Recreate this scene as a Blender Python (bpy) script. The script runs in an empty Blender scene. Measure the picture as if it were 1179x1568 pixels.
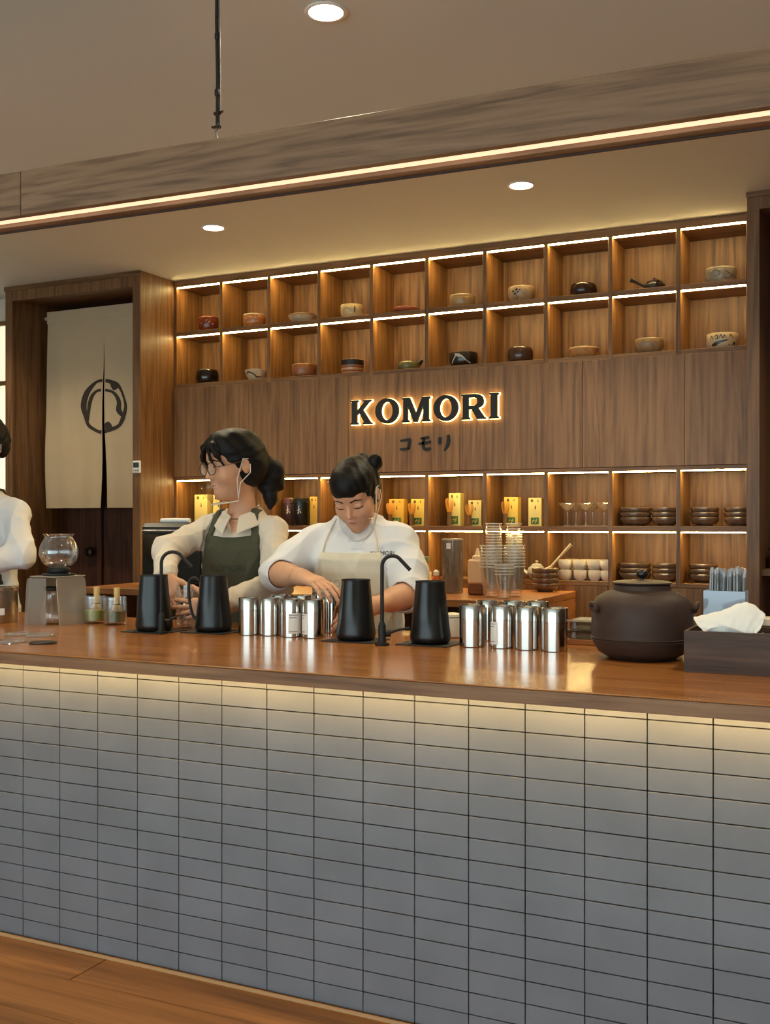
import bpy, math, random
import numpy as np
from mathutils import Vector, Matrix
random.seed(7)
SC = bpy.context.scene
COL = SC.collection

# ------------------------------------------------------------------ camera
FPX, TH, CAMZ, HY, CX = 1626.0, math.atan(1626.0/3390.0), 1.23, 800.0, 589.5
SN, CS = math.sin(TH), math.cos(TH)
cam = bpy.data.cameras.new('camera'); camo = bpy.data.objects.new('camera', cam); COL.objects.link(camo)
camo.location = (0, 0, CAMZ); camo.rotation_euler = (math.pi/2, 0, TH)
cam.sensor_fit = 'HORIZONTAL'; cam.sensor_width = 36; cam.lens = 36*FPX/1179
cam.shift_y = 16/1179; cam.clip_start = .05; cam.clip_end = 60
SC.camera = camo
# ------------------------------------------------------------------ world (overcast daylight through the open shop front)
wd = bpy.data.worlds.new('World'); SC.world = wd; wd.use_nodes = True
bg = wd.node_tree.nodes['Background']; bg.inputs[0].default_value = (.74, .95, 1.0, 1); bg.inputs[1].default_value = 4.1
SC.view_settings.view_transform = 'Standard'; SC.view_settings.look = 'None'
SC.view_settings.exposure = 0.0; SC.view_settings.gamma = 1.0; SC.view_settings.use_curve_mapping = False
SC.cycles.max_bounces = 10; SC.cycles.transparent_max_bounces = 64
SC.cycles.caustics_reflective = False; SC.cycles.caustics_refractive = False
LAMP_W, LED_S, BEAM_S, UNDER_S, SIGN_S = 38.0, 66.0, 1.25, 38, 5.0

# ------------------------------------------------------------------ measuring helpers: a photo pixel at a known depth (y) or height (z)
def ray(px, py):
    a = (px-CX)/FPX; b = (HY-py)/FPX
    return (a*CS-SN, a*SN+CS, b)
def Py(px, py, y):
    d = ray(px, py); t = y/d[1]; return Vector((d[0]*t, y, CAMZ+d[2]*t))
def Pz(px, py, z):
    d = ray(px, py); t = (z-CAMZ)/d[2]; return Vector((d[0]*t, d[1]*t, z))
def Xat(px, y): return Py(px, 800, y).x

# ------------------------------------------------------------------ object helpers
def thing(name, label, cat, loc=(0, 0, 0), rz=0, group=None, kind=None):
    o = bpy.data.objects.new(name, None); COL.objects.link(o); o.location = loc; o.rotation_euler = (0, 0, rz)
    o.empty_display_size = .05
    if kind: o['kind'] = kind
    return tag(o, label, cat, group)
def tag(o, label=None, cat=None, group=None, kind=None):
    if label: o['label'] = label
    if cat: o['category'] = cat
    if group: o['group'] = group
    if kind: o['kind'] = kind
    return o
def copy_tree(o, parent=None, loc=None, rz=None, label=None):
    c = o.copy(); COL.objects.link(c); c.parent = parent
    if loc is not None: c.location = loc
    if rz is not None: c.rotation_euler = (0, 0, rz)
    if label: c['label'] = label
    for ch in list(o.children): copy_tree(ch, c)
    return c
class MB:
    def __init__(s): s.v = []; s.f = []
    def add(s, vs, fs, M=None):
        n = len(s.v)
        s.v += [tuple(M @ Vector(p)) if M is not None else tuple(p) for p in vs]
        s.f += [tuple(i+n for i in f) for f in fs]; return s
    def box(s, x0, x1, y0, y1, z0, z1, b=0.0, M=None):
        if b <= 0:
            v = [(x, y, z) for z in (z0, z1) for y in (y0, y1) for x in (x0, x1)]
            return s.add(v, [(0, 2, 3, 1), (4, 5, 7, 6), (0, 1, 5, 4), (2, 6, 7, 3), (0, 4, 6, 2), (1, 3, 7, 5)], M)
        v = []; idx = {}
        for i, (X, sx) in enumerate(((x0, 1), (x1, -1))):
            for j, (Y, sy) in enumerate(((y0, 1), (y1, -1))):
                for k, (Z, sz) in enumerate(((z0, 1), (z1, -1))):
                    for a in range(3):
                        p = [X+sx*b, Y+sy*b, Z+sz*b]; p[a] = (X, Y, Z)[a]
                        idx[i, j, k, a] = len(v); v.append(tuple(p))
        F = []
        def q(*l):
            p = [Vector(v[t]) for t in l]; c = sum(p, Vector())/len(p)
            m = Vector(((x0+x1)/2, (y0+y1)/2, (z0+z1)/2))
            n = (p[1]-p[0]).cross(p[2]-p[0])
            F.append(tuple(l) if n.dot(c-m) > 0 else tuple(reversed(l)))
        for i in (0, 1):
            q(idx[i, 0, 0, 0], idx[i, 1, 0, 0], idx[i, 1, 1, 0], idx[i, 0, 1, 0])
            q(idx[0, i, 0, 1], idx[1, i, 0, 1], idx[1, i, 1, 1], idx[0, i, 1, 1])
            q(idx[0, 0, i, 2], idx[1, 0, i, 2], idx[1, 1, i, 2], idx[0, 1, i, 2])
        for i in (0, 1):
            for j in (0, 1):
                q(idx[i, j, 0, 0], idx[i, j, 1, 0], idx[i, j, 1, 1], idx[i, j, 0, 1])
                q(idx[i, 0, j, 0], idx[i, 1, j, 0], idx[i, 1, j, 2], idx[i, 0, j, 2])
                q(idx[0, i, j, 1], idx[1, i, j, 1], idx[1, i, j, 2], idx[0, i, j, 2])
                for k in (0, 1): q(idx[i, j, k, 0], idx[i, j, k, 1], idx[i, j, k, 2])
        return s.add(v, F, M)
    def lathe(s, prof, seg=32, M=None, rfun=None, cap0=True, cap1=True):
        v = []; f = []
        for (r, z) in prof:
            for k in range(seg):
                a = 2*math.pi*k/seg; R = rfun(r, z, a) if rfun else r
                v.append((R*math.cos(a), R*math.sin(a), z))
        n = len(prof)
        for i in range(n-1):
            for k in range(seg):
                k2 = (k+1) % seg
                f.append((i*seg+k, i*seg+k2, (i+1)*seg+k2, (i+1)*seg+k))
        if cap0 and prof[0][0] > 1e-6: f.append(tuple(reversed(range(seg))))
        if cap1 and prof[-1][0] > 1e-6: f.append(tuple(range((n-1)*seg, n*seg)))
        return s.add(v, f, M)
    def tube(s, pts, r, seg=8, M=None, closed=False):
        pts = [Vector(p) for p in pts]; n = len(pts)
        rr = r if isinstance(r, (list, tuple)) else [r]*n
        v = []; f = []; up = None
        for i, p in enumerate(pts):
            if closed: t = (pts[(i+1) % n]-pts[i-1]).normalized()
            else: t = (pts[min(i+1, n-1)]-pts[max(i-1, 0)]).normalized()
            if up is None:
                up = Vector((0, 0, 1)) if abs(t.z) < .9 else Vector((1, 0, 0))
            up = (up - t*up.dot(t)).normalized(); sd = t.cross(up)
            for k in range(seg):
                a = 2*math.pi*k/seg; v.append(tuple(p + (up*math.cos(a)+sd*math.sin(a))*rr[i]))
        m = n if closed else n-1
        for i in range(m):
            j = (i+1) % n
            for k in range(seg):
                k2 = (k+1) % seg; f.append((i*seg+k, j*seg+k, j*seg+k2, i*seg+k2))
        if not closed: f.append(tuple(range(seg))); f.append(tuple(reversed(range((n-1)*seg, n*seg))))
        return s.add(v, f, M)
    def prism(s, poly, t0, t1, M=None):       # polygon in local XZ, extruded along Y
        n = len(poly); ar = sum(poly[i][0]*poly[(i+1) % n][1]-poly[(i+1) % n][0]*poly[i][1] for i in range(n))
        if ar < 0: poly = poly[::-1]
        v = [(x, t0, z) for x, z in poly]+[(x, t1, z) for x, z in poly]
        f = [tuple(range(n)), tuple(reversed(range(n, 2*n)))]
        for i in range(n):
            j = (i+1) % n; f.append((i, i+n, j+n, j))
        return s.add(v, f, M)
    def grid(s, fn, nu, nv, M=None, closed_u=False):
        v = [fn(i/(nu if closed_u else nu-1), j/(nv-1)) for j in range(nv) for i in range(nu)]; f = []
        for j in range(nv-1):
            for i in range(nu if closed_u else nu-1):
                i2 = (i+1) % nu; f.append((j*nu+i, j*nu+i2, (j+1)*nu+i2, (j+1)*nu+i))
        return s.add(v, f, M)
    def mesh(s, name, mat, smooth=None):
        me = bpy.data.meshes.new(name); me.from_pydata(s.v, [], s.f)
        if mat: me.materials.append(mat)
        if smooth is not None:
            me.polygons.foreach_set('use_smooth', [True]*len(me.polygons))
            if smooth < 180: me.set_sharp_from_angle(angle=math.radians(smooth))
        me.update(); return me
    def obj(s, name, mat, parent=None, loc=None, rz=None, smooth=None):
        return mobj(name, s.mesh(name, mat, smooth), parent, loc, rz)
def mobj(name, me, parent=None, loc=None, rz=None):
    o = bpy.data.objects.new(name, me); COL.objects.link(o)
    if parent is not None: o.parent = parent
    if loc is not None: o.location = loc
    if rz is not None: o.rotation_euler = (0, 0, rz)
    return o
def bx(name, mat, parent, x0, x1, y0, y1, z0, z1, b=.0015):
    return MB().box(x0, x1, y0, y1, z0, z1, b).obj(name, mat, parent)
def stroke_poly(pts, ws):
    L = []; R = []; n = len(pts)
    if not isinstance(ws, (list, tuple)): ws = [ws]*n
    for i, (x, z) in enumerate(pts):
        a = pts[max(i-1, 0)]; b = pts[min(i+1, n-1)]; d = math.hypot(b[0]-a[0], b[1]-a[1]) or 1
        nx, nz = -(b[1]-a[1])/d, (b[0]-a[0])/d; w = ws[i]/2
        L.append((x+nx*w, z+nz*w)); R.append((x-nx*w, z-nz*w))
    return L+R[::-1]
def smooth_pts(pts, k=6, closed=False):
    n = len(pts); out = []
    rng = range(n if closed else n-1)
    for i in rng:
        p = [pts[(i+j) % n] if closed else pts[min(max(i+j, 0), n-1)] for j in (-1, 0, 1, 2)]
        for t in range(k):
            u = t/k
            out.append(tuple(.5*((2*p[1][c])+(-p[0][c]+p[2][c])*u+(2*p[0][c]-5*p[1][c]+4*p[2][c]-p[3][c])*u*u+(-p[0][c]+3*p[1][c]-3*p[2][c]+p[3][c])*u**3) for c in range(len(p[0]))))
    if not closed: out.append(tuple(pts[-1]))
    return out
def curve_mesh(loops, ext, off=0.0):          # filled outlines with holes, thickness 2*ext, lying in XY
    cu = bpy.data.curves.new('outline', 'CURVE'); cu.dimensions = '2D'; cu.fill_mode = 'BOTH'; cu.extrude = ext; cu.offset = off
    for lp in loops:
        sp = cu.splines.new('POLY'); sp.points.add(len(lp)-1); sp.use_cyclic_u = True
        for p, q in zip(sp.points, lp): p.co = (q[0], q[1], 0, 1)
    o = bpy.data.objects.new('outline', cu); me = bpy.data.meshes.new_from_object(o)
    bpy.data.objects.remove(o); bpy.data.curves.remove(cu); return me
def text_mesh(body, size, ext=.0004):
    cu = bpy.data.curves.new('print', 'FONT'); cu.body = body; cu.size = size; cu.extrude = ext; cu.align_x = 'CENTER'; cu.align_y = 'CENTER'; cu.resolution_u = 2
    o = bpy.data.objects.new('print', cu); me = bpy.data.meshes.new_from_object(o)
    bpy.data.objects.remove(o); bpy.data.curves.remove(cu); return me

# ------------------------------------------------------------------ materials
def lin(c): return tuple((x/255/12.92 if x/255 <= .04045 else ((x/255+.055)/1.055)**2.4) for x in c)
MATS = {}
def base(name):
    m = bpy.data.materials.new(name); m.use_nodes = True; nt = m.node_tree
    return m, nt, nt.nodes['Principled BSDF']
def pbr(name, c, rough=.5, metal=0.0, spec=.5, var=0.0, vscale=20, bump=0.0, bscale=80, coat=0.0, sss=0.0):
    if name in MATS: return MATS[name]
    m, nt, b = base(name); L = lin(c)
    b.inputs['Base Color'].default_value = (*L, 1); b.inputs['Roughness'].default_value = rough; b.inputs['Metallic'].default_value = metal
    b.inputs['Specular IOR Level'].default_value = spec; b.inputs['Coat Weight'].default_value = coat; b.inputs['Coat Roughness'].default_value = .08
    if sss: b.inputs['Subsurface Weight'].default_value = sss; b.inputs['Subsurface Radius'].default_value = (.012, .005, .003); b.inputs['Subsurface Scale'].default_value = 1
    tc = nt.nodes.new('ShaderNodeTexCoord')
    if name == 'tile_glaze':        # every tile takes its own stretch of the glaze pattern
        oi = nt.nodes.new('ShaderNodeObjectInfo'); va = nt.nodes.new('ShaderNodeVectorMath'); va.operation = 'MULTIPLY_ADD'; va.inputs[1].default_value = (1.13, 1, 1.31)
        nt.links.new(oi.outputs['Location'], va.inputs[0]); nt.links.new(tc.outputs['Object'], va.inputs[2])
    if var:
        nz = nt.nodes.new('ShaderNodeTexNoise'); nz.inputs['Scale'].default_value = vscale; nz.inputs['Detail'].default_value = 5
        rp = nt.nodes.new('ShaderNodeValToRGB'); rp.color_ramp.elements[0].position = .3; rp.color_ramp.elements[1].position = .7
        rp.color_ramp.elements[0].color = (*[x*(1-var) for x in L], 1); rp.color_ramp.elements[1].color = (*[min(1, x*(1+var)) for x in L], 1)
        nt.links.new(va.outputs[0] if name == 'tile_glaze' else tc.outputs['Object'], nz.inputs['Vector']); nt.links.new(nz.outputs['Fac'], rp.inputs['Fac']); nt.links.new(rp.outputs['Color'], b.inputs['Base Color'])
    if bump:
        n2 = nt.nodes.new('ShaderNodeTexNoise'); n2.inputs['Scale'].default_value = bscale; n2.inputs['Detail'].default_value = 3
        bp = nt.nodes.new('ShaderNodeBump'); bp.inputs['Strength'].default_value = bump; bp.inputs['Distance'].default_value = .002
        nt.links.new(tc.outputs['Object'], n2.inputs['Vector']); nt.links.new(n2.outputs['Fac'], bp.inputs['Height']); nt.links.new(bp.outputs['Normal'], b.inputs['Normal'])
    MATS[name] = m; return m
def wood(name, dark, mid, light, axis='Z', rough=.45, spec=.4, fine=60, coarse=5, rnd=True, coat=0.0, fig=.34):
    if name in MATS: return MATS[name]
    m, nt, b = base(name); N = nt.nodes; K = nt.links
    tc = N.new('ShaderNodeTexCoord'); oi = N.new('ShaderNodeObjectInfo'); ad = N.new('ShaderNodeVectorMath'); ad.operation = 'MULTIPLY_ADD'
    sc = N.new('ShaderNodeCombineXYZ')
    for i in range(3): sc.inputs[i].default_value = (3.1, 4.7, 2.3)[i] if rnd else 0
    K.new(oi.outputs['Random'], ad.inputs[0]); K.new(sc.outputs[0], ad.inputs[1]); K.new(tc.outputs['Object'], ad.inputs[2])
    def mp(l, t):
        q = N.new('ShaderNodeMapping'); s = [t, t, t]; s['XYZ'.index(axis)] = l; q.inputs['Scale'].default_value = s
        K.new(ad.outputs[0], q.inputs['Vector']); return q
    a = mp(coarse*.10, coarse); n1 = N.new('ShaderNodeTexNoise'); n1.inputs['Scale'].default_value = 1; n1.inputs['Detail'].default_value = 4; n1.inputs['Distortion'].default_value = .6
    K.new(a.outputs[0], n1.inputs['Vector'])
    mu = N.new('ShaderNodeMath'); mu.operation = 'MULTIPLY'; mu.inputs[1].default_value = 9; K.new(n1.outputs['Fac'], mu.inputs[0])
    fr = N.new('ShaderNodeMath'); fr.operation = 'PINGPONG'; fr.inputs[1].default_value = .5; K.new(mu.outputs[0], fr.inputs[0])
    c = mp(fine*.03, fine); n2 = N.new('ShaderNodeTexNoise'); n2.inputs['Scale'].default_value = 1; n2.inputs['Detail'].default_value = 6; n2.inputs['Roughness'].default_value = .7
    K.new(c.outputs[0], n2.inputs['Vector'])
    m1 = N.new('ShaderNodeMath'); m1.operation = 'MULTIPLY'; m1.inputs[1].default_value = fig; K.new(fr.outputs[0], m1.inputs[0])
    m2 = N.new('ShaderNodeMath'); m2.operation = 'MULTIPLY_ADD'; m2.inputs[1].default_value = .96-fig*.45; K.new(n2.outputs['Fac'], m2.inputs[0]); K.new(m1.outputs[0], m2.inputs[2])
    rp = N.new('ShaderNodeValToRGB'); e = rp.color_ramp.elements
    e[0].position = .28; e[0].color = (*lin(dark), 1); e[1].position = .8; e[1].color = (*lin(light), 1)
    k = e.new(.52); k.color = (*lin(mid), 1)
    K.new(m2.outputs[0], rp.inputs['Fac'])
    hv = N.new('ShaderNodeHueSaturation'); vr = N.new('ShaderNodeMapRange'); vr.inputs['To Min'].default_value = .88 if rnd else 1; vr.inputs['To Max'].default_value = 1.1 if rnd else 1
    K.new(oi.outputs['Random'], vr.inputs['Value']); K.new(vr.outputs[0], hv.inputs['Value']); K.new(rp.outputs['Color'], hv.inputs['Color'])
    K.new(hv.outputs[0], b.inputs['Base Color'])
    b.inputs['Roughness'].default_value = rough; b.inputs['Specular IOR Level'].default_value = spec; b.inputs['Coat Weight'].default_value = coat; b.inputs['Coat Roughness'].default_value = .12
    bp = N.new('ShaderNodeBump'); bp.inputs['Strength'].default_value = .12; bp.inputs['Distance'].default_value = .001
    K.new(n2.outputs['Fac'], bp.inputs['Height']); K.new(bp.outputs['Normal'], b.inputs['Normal'])
    MATS[name] = m; return m
def glow(name, c, s):
    if name in MATS: return MATS[name]
    m, nt, b = base(name); b.inputs['Base Color'].default_value = (.8, .8, .8, 1)
    b.inputs['Emission Color'].default_value = (*c, 1); b.inputs['Emission Strength'].default_value = s; MATS[name] = m; return m
def clear(name, tint=(1, 1, 1), refl=.9, base_f=.04, rough=.02, haze=0.0, haze_c=(.8, .8, .8), edge=.55):
    if name in MATS: return MATS[name]
    m = bpy.data.materials.new(name); m.use_nodes = True; nt = m.node_tree; N = nt.nodes; K = nt.links
    N.remove(N['Principled BSDF']); out = N['Material Output']
    tr = N.new('ShaderNodeBsdfTransparent'); tr.inputs[0].default_value = (*tint, 1)
    gl = N.new('ShaderNodeBsdfGlossy'); gl.inputs['Roughness'].default_value = rough; gl.inputs[0].default_value = (refl, refl, refl, 1)
    lw = N.new('ShaderNodeLayerWeight'); lw.inputs['Blend'].default_value = .25
    mr = N.new('ShaderNodeMapRange'); mr.inputs['To Min'].default_value = base_f; mr.inputs['To Max'].default_value = edge
    K.new(lw.outputs['Facing'], mr.inputs['Value'])
    mx = N.new('ShaderNodeMixShader'); K.new(mr.outputs[0], mx.inputs[0]); K.new(tr.outputs[0], mx.inputs[1]); K.new(gl.outputs[0], mx.inputs[2])
    last = mx
    if haze:
        df = N.new('ShaderNodeBsdfDiffuse'); df.inputs[0].default_value = (*haze_c, 1)
        m2 = N.new('ShaderNodeMixShader'); m2.inputs[0].default_value = haze; K.new(mx.outputs[0], m2.inputs[1]); K.new(df.outputs[0], m2.inputs[2]); last = m2
    K.new(last.outputs[0], out.inputs[0]); MATS[name] = m; return m
W_SHELF = wood('walnut_vertical', (86, 57, 30), (138, 97, 56), (170, 126, 78), 'Z')
W_SHELFX = wood('walnut_horizontal', (86, 57, 30), (136, 95, 55), (166, 122, 76), 'X')
W_PANEL = wood('walnut_panel', (94, 64, 38), (142, 101, 63), (170, 127, 84), 'Z', fig=.24)
W_DARK = wood('walnut_frame', (76, 50, 28), (116, 80, 48), (142, 104, 66), 'Z')
W_DARKX = wood('walnut_frame_horizontal', (76, 50, 28), (116, 80, 48), (142, 104, 66), 'X')
W_BEAM = wood('beam_oak', (98, 70, 49), (142, 106, 78), (166, 129, 98), 'X', coarse=8, fig=.42)
W_TOP = wood('counter_top_wood', (128, 76, 34), (176, 112, 56), (204, 142, 82), 'X', rough=.22, spec=.5, coarse=4, fine=45, coat=.22)
W_EDGE = wood('counter_edge_wood', (96, 62, 40), (146, 100, 66), (176, 128, 90), 'X', rough=.5, fine=50)
W_FLOOR = wood('floor_plank_wood', (110, 70, 34), (148, 98, 52), (170, 118, 68), 'X', rough=.42, coarse=3, fine=34)
W_BACK = wood('back_counter_wood', (118, 72, 36), (160, 102, 56), (186, 128, 78), 'X', rough=.35)
W_BOX = wood('dark_box_wood', (48, 32, 24), (78, 54, 40), (98, 70, 54), 'X', rough=.55, fine=90)
W_DOOR = wood('dark_door_wood', (52, 28, 18), (84, 48, 32), (108, 66, 46), 'Z')
M_CEIL = pbr('ceiling_paint', (216, 219, 213), .9, var=.02, vscale=2)
M_WALL = pbr('wall_paint', (200, 188, 172), .9)
M_TILE = pbr('tile_glaze', (123, 122, 129), .38, var=.11, vscale=5, bump=.25, bscale=26)
M_GROUT = pbr('dark_grout', (12, 12, 12), .9)
M_BLACK = pbr('matte_black', (17, 18, 20), .34, spec=.5)
M_BLACKR = pbr('rubber_black', (12, 12, 13), .6)
M_STEEL = pbr('polished_steel', (205, 200, 194), .13, 1.0)
M_STEEL2 = pbr('brushed_steel', (170, 168, 165), .3, 1.0)
M_CHROME = pbr('dark_chrome', (90, 84, 80), .2, 1.0)
M_WHITE = pbr('white_ceramic', (226, 218, 202), .3)
M_PAPER = pbr('white_paper', (232, 228, 222), .8, bump=.3, bscale=40)
M_INK = pbr('black_ink', (22, 19, 17), .6)
M_GREYINK = pbr('grey_ink', (120, 118, 116), .7)
M_LED = glow('shelf_led', (1.0, .74, .29), LED_S)
M_LEDB = glow('beam_led', (1.0, .66, .40), BEAM_S)
M_LEDU = glow('counter_led', (1.0, .71, .20), UNDER_S)
M_LAMP = glow('downlight_diffuser', (1.0, .86, .66), 14)
M_GLASS = clear('clear_glass', base_f=.06, edge=.8, haze=.015)
M_PET = clear('clear_plastic_cup', tint=(.97, .97, .97), base_f=.05, edge=.5, rough=.08, haze=.035)
# ================================================================== structure
CEIL = 2.51
XL, XR, YF, YB = -5.6, 2.2, -3.2, 5.2
fl = thing('floor', 'warm brown wooden plank floor in front of the tiled counter', 'floor', kind='structure')
MB().box(XL, XR, YF, YB, -.06, -.014).obj('subfloor', pbr('subfloor_grey', (70, 58, 46), .9), fl)
plank_me = MB().box(-.598, .598, -.094, .094, -.012, 0, .0012).mesh('plank', W_FLOOR)
row = 0; y = 2.40-.095
while y > -.9:
    x = XL+.6 - (row*.43) % 1.2
    while x-.6 < XR-1.0:
        if x > XL+.3: mobj('plank', plank_me, fl, (x, y, 0))
        x += 1.2
    row += 1; y -= .19
MB().box(XL, XR, YF, -.86, -.012, 0).box(XL, XR, 2.405, YB, -.012, 0).obj('floor_panel', W_FLOOR, fl)
ce = tag(MB().box(XL, XR, YF, YB, CEIL, CEIL+.1).obj('ceiling', M_CEIL), 'plain beige painted ceiling over the whole tea bar', 'ceiling', kind='structure')
tag(MB().box(XL-.1, XL, YF, YB, 0, CEIL).obj('wall_left', M_WALL), 'beige painted side wall beyond the noren doorway', 'wall', kind='structure')
tag(MB().box(XR, XR+.1, YF, YB, 0, CEIL).obj('wall_right', M_WALL), 'beige painted side wall beyond the tissue box', 'wall', kind='structure')
tag(MB().box(XL, XR, YB, YB+.1, 0, CEIL).obj('wall_back', M_WALL), 'beige painted wall behind the display shelves', 'wall', kind='structure')
# open shop front behind the viewer: sill, posts and head
sf = MB().box(XL, XR, YF-.1, YF, 0, .08).box(XL, XR, YF-.1, YF, 2.44, CEIL)
for k in range(6): sf.box(XL+k*1.55, XL+k*1.55+.08, YF-.1, YF, .08, 2.44)
tag(sf.obj('wall_front', W_DARK), 'wooden shop front with wide daylight openings', 'wall', kind='structure')

SY = 4.60                                   # front plane of shelves and panel
PY0 = 4.32                                  # front plane of the door portals
# left portal
xlo, xli, xri, xro = -4.366, -4.314, -3.498, -3.448
t1 = thing('trim_1', 'walnut door portal around the hanging beige noren curtain', 'door frame', kind='structure')
MB().box(xlo, xli, PY0, 4.98, 0, CEIL-.001, .001).obj('post', W_DARK, t1)
MB().box(xri, xro, PY0, SY+.35, 0, CEIL-.001, .001).obj('post', W_DARK, t1)
MB().box(xli, xri, PY0, PY0+.05, 2.43, CEIL-.001, .001).obj('header', W_DARK, t1)
MB().box(xli, xri, PY0+.05, 4.98, 2.45, CEIL-.001, .001).obj('header_soffit', W_DARKX, t1)
MB().box(xlo-.004, xro+.004, PY0-.006, PY0, 2.485, CEIL-.001, .001).obj('cornice', W_DARKX, t1)
MB().box(xli, -4.06, 4.74, 4.78, 0, 2.45, .001).obj('side_panel', W_DOOR, t1)
d1 = thing('door_1', 'dark brown wooden door with round knob behind the noren', 'door', kind='structure')
MB().box(-4.06, xri, 4.76, 4.80, 0, 2.45, .002).obj('door_leaf', W_DOOR, d1)
kn = MB(); Mk = Matrix.Translation((Xat(142, 4.74), 4.76, Py(142, 845, 4.74).z)) @ Matrix.Rotation(math.pi/2, 4, 'X')
kn.lathe([(.026, 0), (.026, .005), (.010, .008), (.010, .028), (.022, .034), (.028, .046), (.024, .058), (0, .062)], 20, Mk)
kn.obj('door_knob', M_CHROME, d1, smooth=40)
# right portal
xr0, xr1 = -.515, -.469
t2 = thing('trim_2', 'walnut portal around the dark recess at the right end of the shelves', 'door frame', kind='structure')
MB().box(xr0, xr1, PY0, SY+.35, 0, CEIL-.001, .001).obj('post', W_DARK, t2)
MB().box(xr1, .62, PY0, PY0+.05, 2.44, CEIL-.001, .001).obj('header', W_DARK, t2)
MB().box(xr1, .62, PY0+.05, 5.0, 2.46, CEIL-.001, .001).obj('header_soffit', W_DARKX, t2)
MB().box(.62, .67, PY0, 5.0, 0, CEIL-.001, .001).obj('post', W_DARK, t2)
MB().box(xr0-.004, .674, PY0-.006, PY0, 2.488, CEIL-.001, .001).obj('cornice', W_DARKX, t2)
MB().box(xr1, .62, 4.96, 5.0, 0, 2.46).obj('back_panel', W_DOOR, t2)
MB().box(xr1, .62, 4.40, 4.96, 1.02, 1.045, .001).obj('shelf_board', W_DARKX, t2)
bk = thing('storage_box', 'small grey box on the shelf inside the dark recess', 'box', (-.40, 4.5, 1.046))
MB().box(-.05, .12, 0, .16, 0, .07, .006).obj('box_body', pbr('box_grey', (74, 68, 62), .6), bk)
MB().box(-.053, .123, -.003, .163, .07, .085, .004).obj('box_lid', M_BLACKR, bk)
# left lattice window
w1 = thing('window_1', 'glowing paper lattice window beside the noren doorway', 'window', kind='structure')
wy = 4.5
pane = glow('window_paper', (1.0, .83, .52), .85)
zs = [0.55, 0.95, 1.35, 1.70, 2.02, 2.36]
MB().box(-5.56, -4.372, wy+.03, wy+.06, 2.36, CEIL-.002).obj('window_head', M_WALL, w1)
MB().box(-5.56, -4.372, wy+.03, wy+.06, 0, .55).obj('window_apron', W_DARKX, w1)
for i in range(3):
    xa, xb = -4.372-.39*(i+1), -4.372-.39*i
    MB().box(xa-.012, xa+.012, wy-.01, wy+.03, .55, 2.36, .001).obj('mullion', W_DARK, w1)
    for k in range(5):
        MB().box(xa+.012, xb-.012 if i else xb, wy+.012, wy+.018, zs[k]+.012, zs[k+1]-.012).obj('pane', pane, w1)
for z in zs: MB().box(-5.56, -4.372, wy-.008, wy+.028, z-.012, z+.012, .001).obj('glazing_bar', W_DARKX, w1)

# ================================================================== display shelves and panel
X0, PITCH = -3.448, .2905
def divx(i): return X0+.007+PITCH*i
XE = divx(10)-.006
DEP = .235
def shelf(nm, label, rows, ztop, topz, z_bot):
    t = thing(nm, label, 'shelf', (0, 0, 0))
    MB().box(X0, xr0, SY+DEP, SY+DEP+.02, z_bot, ztop).obj('back_panel', W_SHELF, t)
    return t
def cell_shelf(label, floors, top, topthick, last_thin):
    t = thing('display_shelf', label, 'shelf')
    zb, zt = floors[-1], top
    for i in range(10): 
        MB().box(divx(i)-.0095+PITCH*.0+.0, divx(i)+PITCH-.0105, SY+DEP, SY+DEP+.02, zb-.02, zt+topthick, 0).obj('back_panel', W_SHELF, t)
    for i in range(11):
        x = divx(i) if i < 10 else XE
        MB().box(x-.0095, x+.0095 if i < 10 else xr0-.0005, SY, SY+DEP, zb-.02, zt, .001).obj('divider', W_SHELF, t)
    MB().box(X0+.0005, xr0-.0005, SY-.001, SY+DEP, zt, zt+topthick, .001).obj('top_board', W_SHELFX, t)
    ceil_z = [zt]+[f-.024 for f in floors[:-1]]
    for i in range(10):
        xa, xb = divx(i)+.0095, (divx(i+1) if i < 9 else XE)-.0095
        for k, f in enumerate(floors):
            th = .024 if k < len(floors)-1 else .019
            MB().box(xa, xb, SY, SY+DEP, f-th, f, .001).obj('shelf_board', W_SHELFX, t)
            MB().box(xa+.002, xb-.002, SY+.001, SY+.015, ceil_z[k]-.0042, ceil_z[k], .001).obj('led_strip', M_LED, t)
    return t
R1, R2, L1, L2 = 2.238, 1.962, 1.214, .971
s_up = cell_shelf('upper lit walnut pigeonhole shelf holding tea bowls above the sign', [R1, R2], 2.475, .034, True)
s_lo = cell_shelf('lower lit walnut pigeonhole shelf holding tins, boxes and glasses below the sign', [L1, L2], 1.452, .018, True)
wp = thing('wall_panel', 'walnut veneer wall panel carrying the lit shop sign', 'wall panel', kind='structure')
xs = [X0+.0005, -2.98, -2.40, -1.82, -1.24, -.80, xr0-.0005]
for a, b in zip(xs[:-1], xs[1:]): MB().box(a, b-.0012, SY-.003, SY+.02, 1.4715, R2-.0195, .0008).obj('panel_board', W_PANEL, wp)
bp_ = thing('base_cabinet', 'walnut base cabinet below the lower shelf', 'cabinet')
MB().box(X0+.001, xr0-.001, SY+.02, SY+DEP, 0, L2-.02).obj('carcass', W_SHELF, bp_)
for i in range(5):
    MB().box(divx(2*i)-.0085, (divx(2*i+2) if i < 4 else xr0)-.0115, SY, SY+.019, .02, L2-.0205, .001).obj('door', W_SHELF, bp_)

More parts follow.
